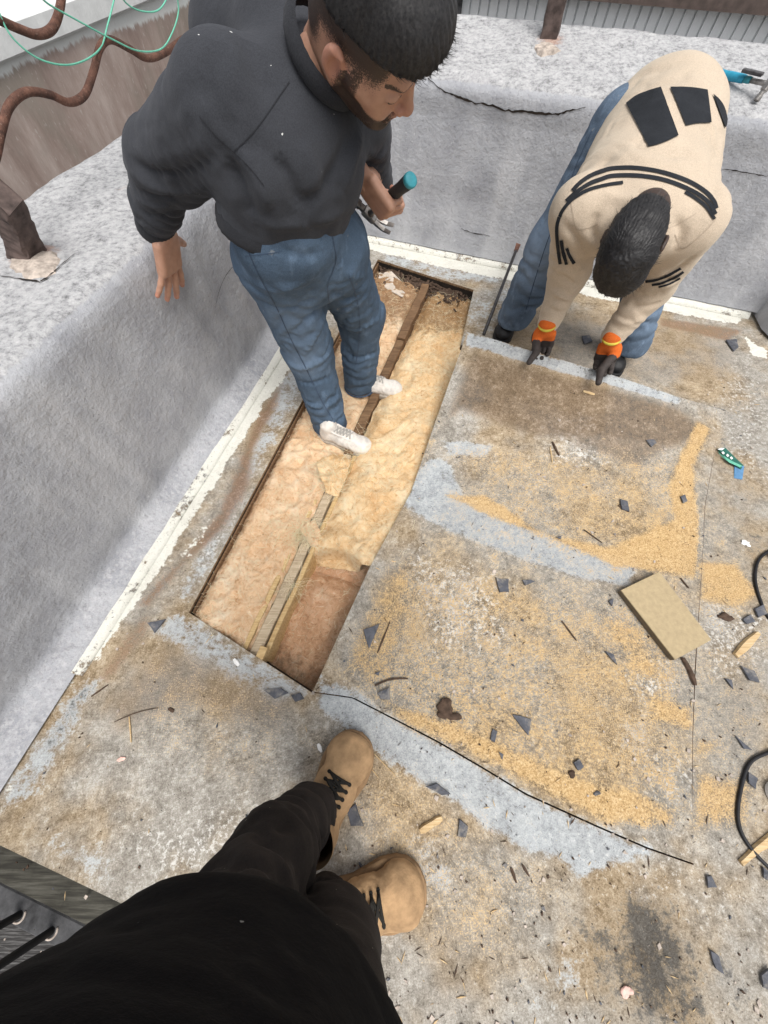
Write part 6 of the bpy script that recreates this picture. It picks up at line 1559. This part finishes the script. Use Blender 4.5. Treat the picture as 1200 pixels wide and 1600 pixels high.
# tan board
bp = [(970, 922), (1030, 893), (1112, 1000), (1055, 1031)]; P = [at(x, y, .030) for x, y in bp]
bd = empty('fibre_board', np.mean(P, 0) * V(1, 1, 0)); tag(bd, 'tan fibre board offcut lying on the sheet and deck', 'board')
C4 = np.mean(P, 0); b = MB(); lo = [p + (C4 - p) * .004 + V(0, 0, -.0255) for p in P]; hi = [p + (C4 - p) * .004 + V(0, 0, -.001) for p in P]; b.hexa(lo, hi); b.build('core', M['board_edge'], bd)
b = MB(); b.hexa([p + V(0, 0, -.003) for p in P][::1], [p + (C4 - p) * .008 + V(0, 0, .0006) for p in P]); b.build('top_face', M['board'], bd)
# packet scrap
pk = empty('packet_scrap', at(1140, 722)); tag(pk, 'torn green and blue packet scrap at the right', 'packet')
def flat_piece(px, mat, par, name, z=.006, th=.002):
    P = [at(x, y, z + .004 * math.sin(i * 1.7)) for i, (x, y) in enumerate(px)]; n = len(P); b = MB()
    b.add(P + [p - V(0, 0, th) for p in P], [list(range(n)), list(range(n, 2 * n))[::-1]] + [[(i + 1) % n, i, n + i, n + (i + 1) % n] for i in range(n)]); return b.build(name, mat, par)
flat_piece([(1121, 701), (1133, 699), (1150, 716), (1162, 727), (1158, 733), (1140, 722)], M['packet_green'], pk, 'green_strip', .008)
flat_piece([(1121, 702), (1126, 700), (1134, 700), (1130, 704)], M['white_plastic'], pk, 'white_tab', .0125, .0005)
flat_piece([(1121, 705), (1130, 712), (1145, 721), (1160, 728), (1156, 730), (1140, 723), (1128, 714)], M['green_wire'], pk, 'mint_strip', .0125, .0005)
for k, (x, y) in enumerate([(1130, 707), (1137, 711), (1143, 715)]): flat_piece([(x - 2.5, y), (x, y - 2), (x + 2.5, y + 1), (x, y + 3)], M['white_plastic'], pk, 'white_print', .0150, .0005)
flat_piece([(1148, 728), (1163, 728), (1160, 749), (1147, 747)], M['packet_blue'], pk, 'blue_panel', .005)
# pry bar leaning by the back wall
pt = on_plane(806, 392, B0 + NB * -.10, NB); pb_ = at(756, 522, .012)
o = empty('pry_bar', pb_); tag(o, 'dark steel pry bar standing against the back wall beside the jeans', 'pry bar'); d = nrm(pt - pb_)
b = MB(); b.tube([pb_, pb_ + (pt - pb_) * .5, pt], [.0085, .0085, .0085], 8); b.build('shaft', M['dark_steel'], o, smooth=True)
b = MB(); s = nrm(np.cross(d, NB)); e = pt + d * .055; b.hexa([pt - s * .011 - NB * .008, pt + s * .011 - NB * .008, pt + s * .011 + NB * .008, pt - s * .011 + NB * .008], [e - s * .014 - NB * .002, e + s * .014 - NB * .002, e + s * .014 + NB * .003, e - s * .014 + NB * .003]); b.build('blade', M['rust'], o)
# cables and what they belong to
def cable(px, r, label, z=.006):
    b = MB(); b.tube(smooth_path([at(x, y, z + .002 * math.sin(i)) for i, (x, y) in enumerate(px)], 8), r, 8); tag(b.build('power_cable', M['cable'], smooth=True), label, 'cable')
cable([(1290, 1150), (1240, 1160), (1205, 1174), (1172, 1192), (1157, 1235), (1153, 1280), (1166, 1315), (1200, 1354), (1260, 1400)], .0052, 'black cable looping in from the right edge, lower one')
cable([(1230, 850), (1200, 862), (1184, 878), (1180, 905), (1187, 935), (1203, 968), (1240, 1000)], .0052, 'black cable arc at the right edge, upper one')
F = Field((-.09, -.06, -.01), (.16, .06, .10), .005); F.cone((0, 0, .034), (.11, 0, .036), .030, .032, .02); F.cone((-.055, 0, .03), (-.02, 0, .032), .014, .026, .02); F.cut((0, 0, .003), (0, 0, -1)); v, f = F.mesh()
p = at(1203, 872); o = mesh('power_tool', v * .9 + p + V(.05, 0, 0), f, M['dark_steel'], loc=p); tag(o, 'dark rounded tool body at the right edge, upper cable', 'tool')
b = MB(); p = at(1212, 1240); b.tube([p + V(0, 0, z) for z in (.001, .004, .016, .020, .0205)], [.030, .033, .033, .030, .012], 24); tag(b.build('white_lid', M['white_plastic'], smooth=False), 'white round lid at the right edge inside the cable loop', 'lid')
# hammer lying on the back parapet
hb = at(1146, 120, .82); hh = at(1185, 128, .83)
hammer(hb - nrm(hh - hb) * .10, hh - hb, V(.2, .5, .8), .255, 'hammer with blue handle lying on the back parapet behind the man in beige', M['blue_handle'], M['teal'])
p = at(1176, 113, .85); b = MB(); b.bevbox(p, V(.03, -.03, 0), V(.008, .008, 0), V(0, 0, .006), .002); tag(b.build('metal_wedge', M['dark_steel']), 'small dark wedge beside the blue-handled hammer', 'wedge')
# saw-line end scratch and grit, splinters, flakes too many to count
def litter(n, mat, name, label, fn, seed, size, flat=.25, asp=1.0):
    rr = np.random.default_rng(seed); b = MB(); k = 0
    while k < n:
        x, y = rr.random() * 1260 - 20, 430 + rr.random() * 1200
        if rr.random() > fn(x, y): continue
        p = surf(x, y); k += 1
        if p[2] == 0 and np.dot(p - L0, NL) > -.05: continue
        if np.dot(p - B0, NB) > -.05: continue
        A = [hA, hB, hQ, hC, hD]; ins = False
        for i in range(5):
            a, c = A[i], A[(i + 1) % 5]
            if (a[1] > p[1]) != (c[1] > p[1]) and p[0] < a[0] + (p[1] - a[1]) * (c[0] - a[0]) / (c[1] - a[1]): ins = not ins
        if ins: continue
        p = p + V(rr.normal(0, .006), rr.normal(0, .006), .0015)
        l = size * (.35 + rr.random() ** 2 * 1.6); a = rr.random() * 6.28; d = V(math.cos(a), math.sin(a), rr.normal(0, .12)); s = V(-d[1], d[0], rr.normal(0, .12))
        q = [p + d * l * (1 + rr.normal(0, .2)), p + s * l * asp * (1 + rr.normal(0, .3)), p - d * l * (1 + rr.normal(0, .2)), p - s * l * asp * (1 + rr.normal(0, .3))]
        h = V(0, 0, l * flat * min(1, asp * 2) + .0006); b.add([z for z in q] + [z * .92 + p * .08 + h for z in q], [[4, 5, 6, 7], [0, 1, 5, 4], [1, 2, 6, 5], [2, 3, 7, 6], [3, 0, 4, 7]])
    tag(b.build(name, mat), label, 'litter', kind='stuff')
def dens(x, y): return .25 + .75 * (x > 480) * (y > 600) if y > 520 else .35
litter(700, M['bark'], 'dark_grit', 'dark grit and crumbs strewn over the deck', dens, 1, .0026, .5, .7)
litter(420, M['splinter'], 'pale_splinters', 'tiny pale splinters strewn over the deck', lambda x, y: 1. if 500 < x < 1150 and y > 640 else .25, 2, .007, .3, .12)
litter(260, M['bark'], 'dark_splinters', 'tiny dark splinters strewn over the deck', dens, 3, .007, .3, .12)
litter(160, M['slate'], 'slate_crumbs', 'tiny slate crumbs strewn over the deck', dens, 4, .0042, .3, .6)
litter(380, M['mortar'], 'paint_flakes', 'small pale paint flakes strewn over the deck', dens, 5, .0045, .2, .8)
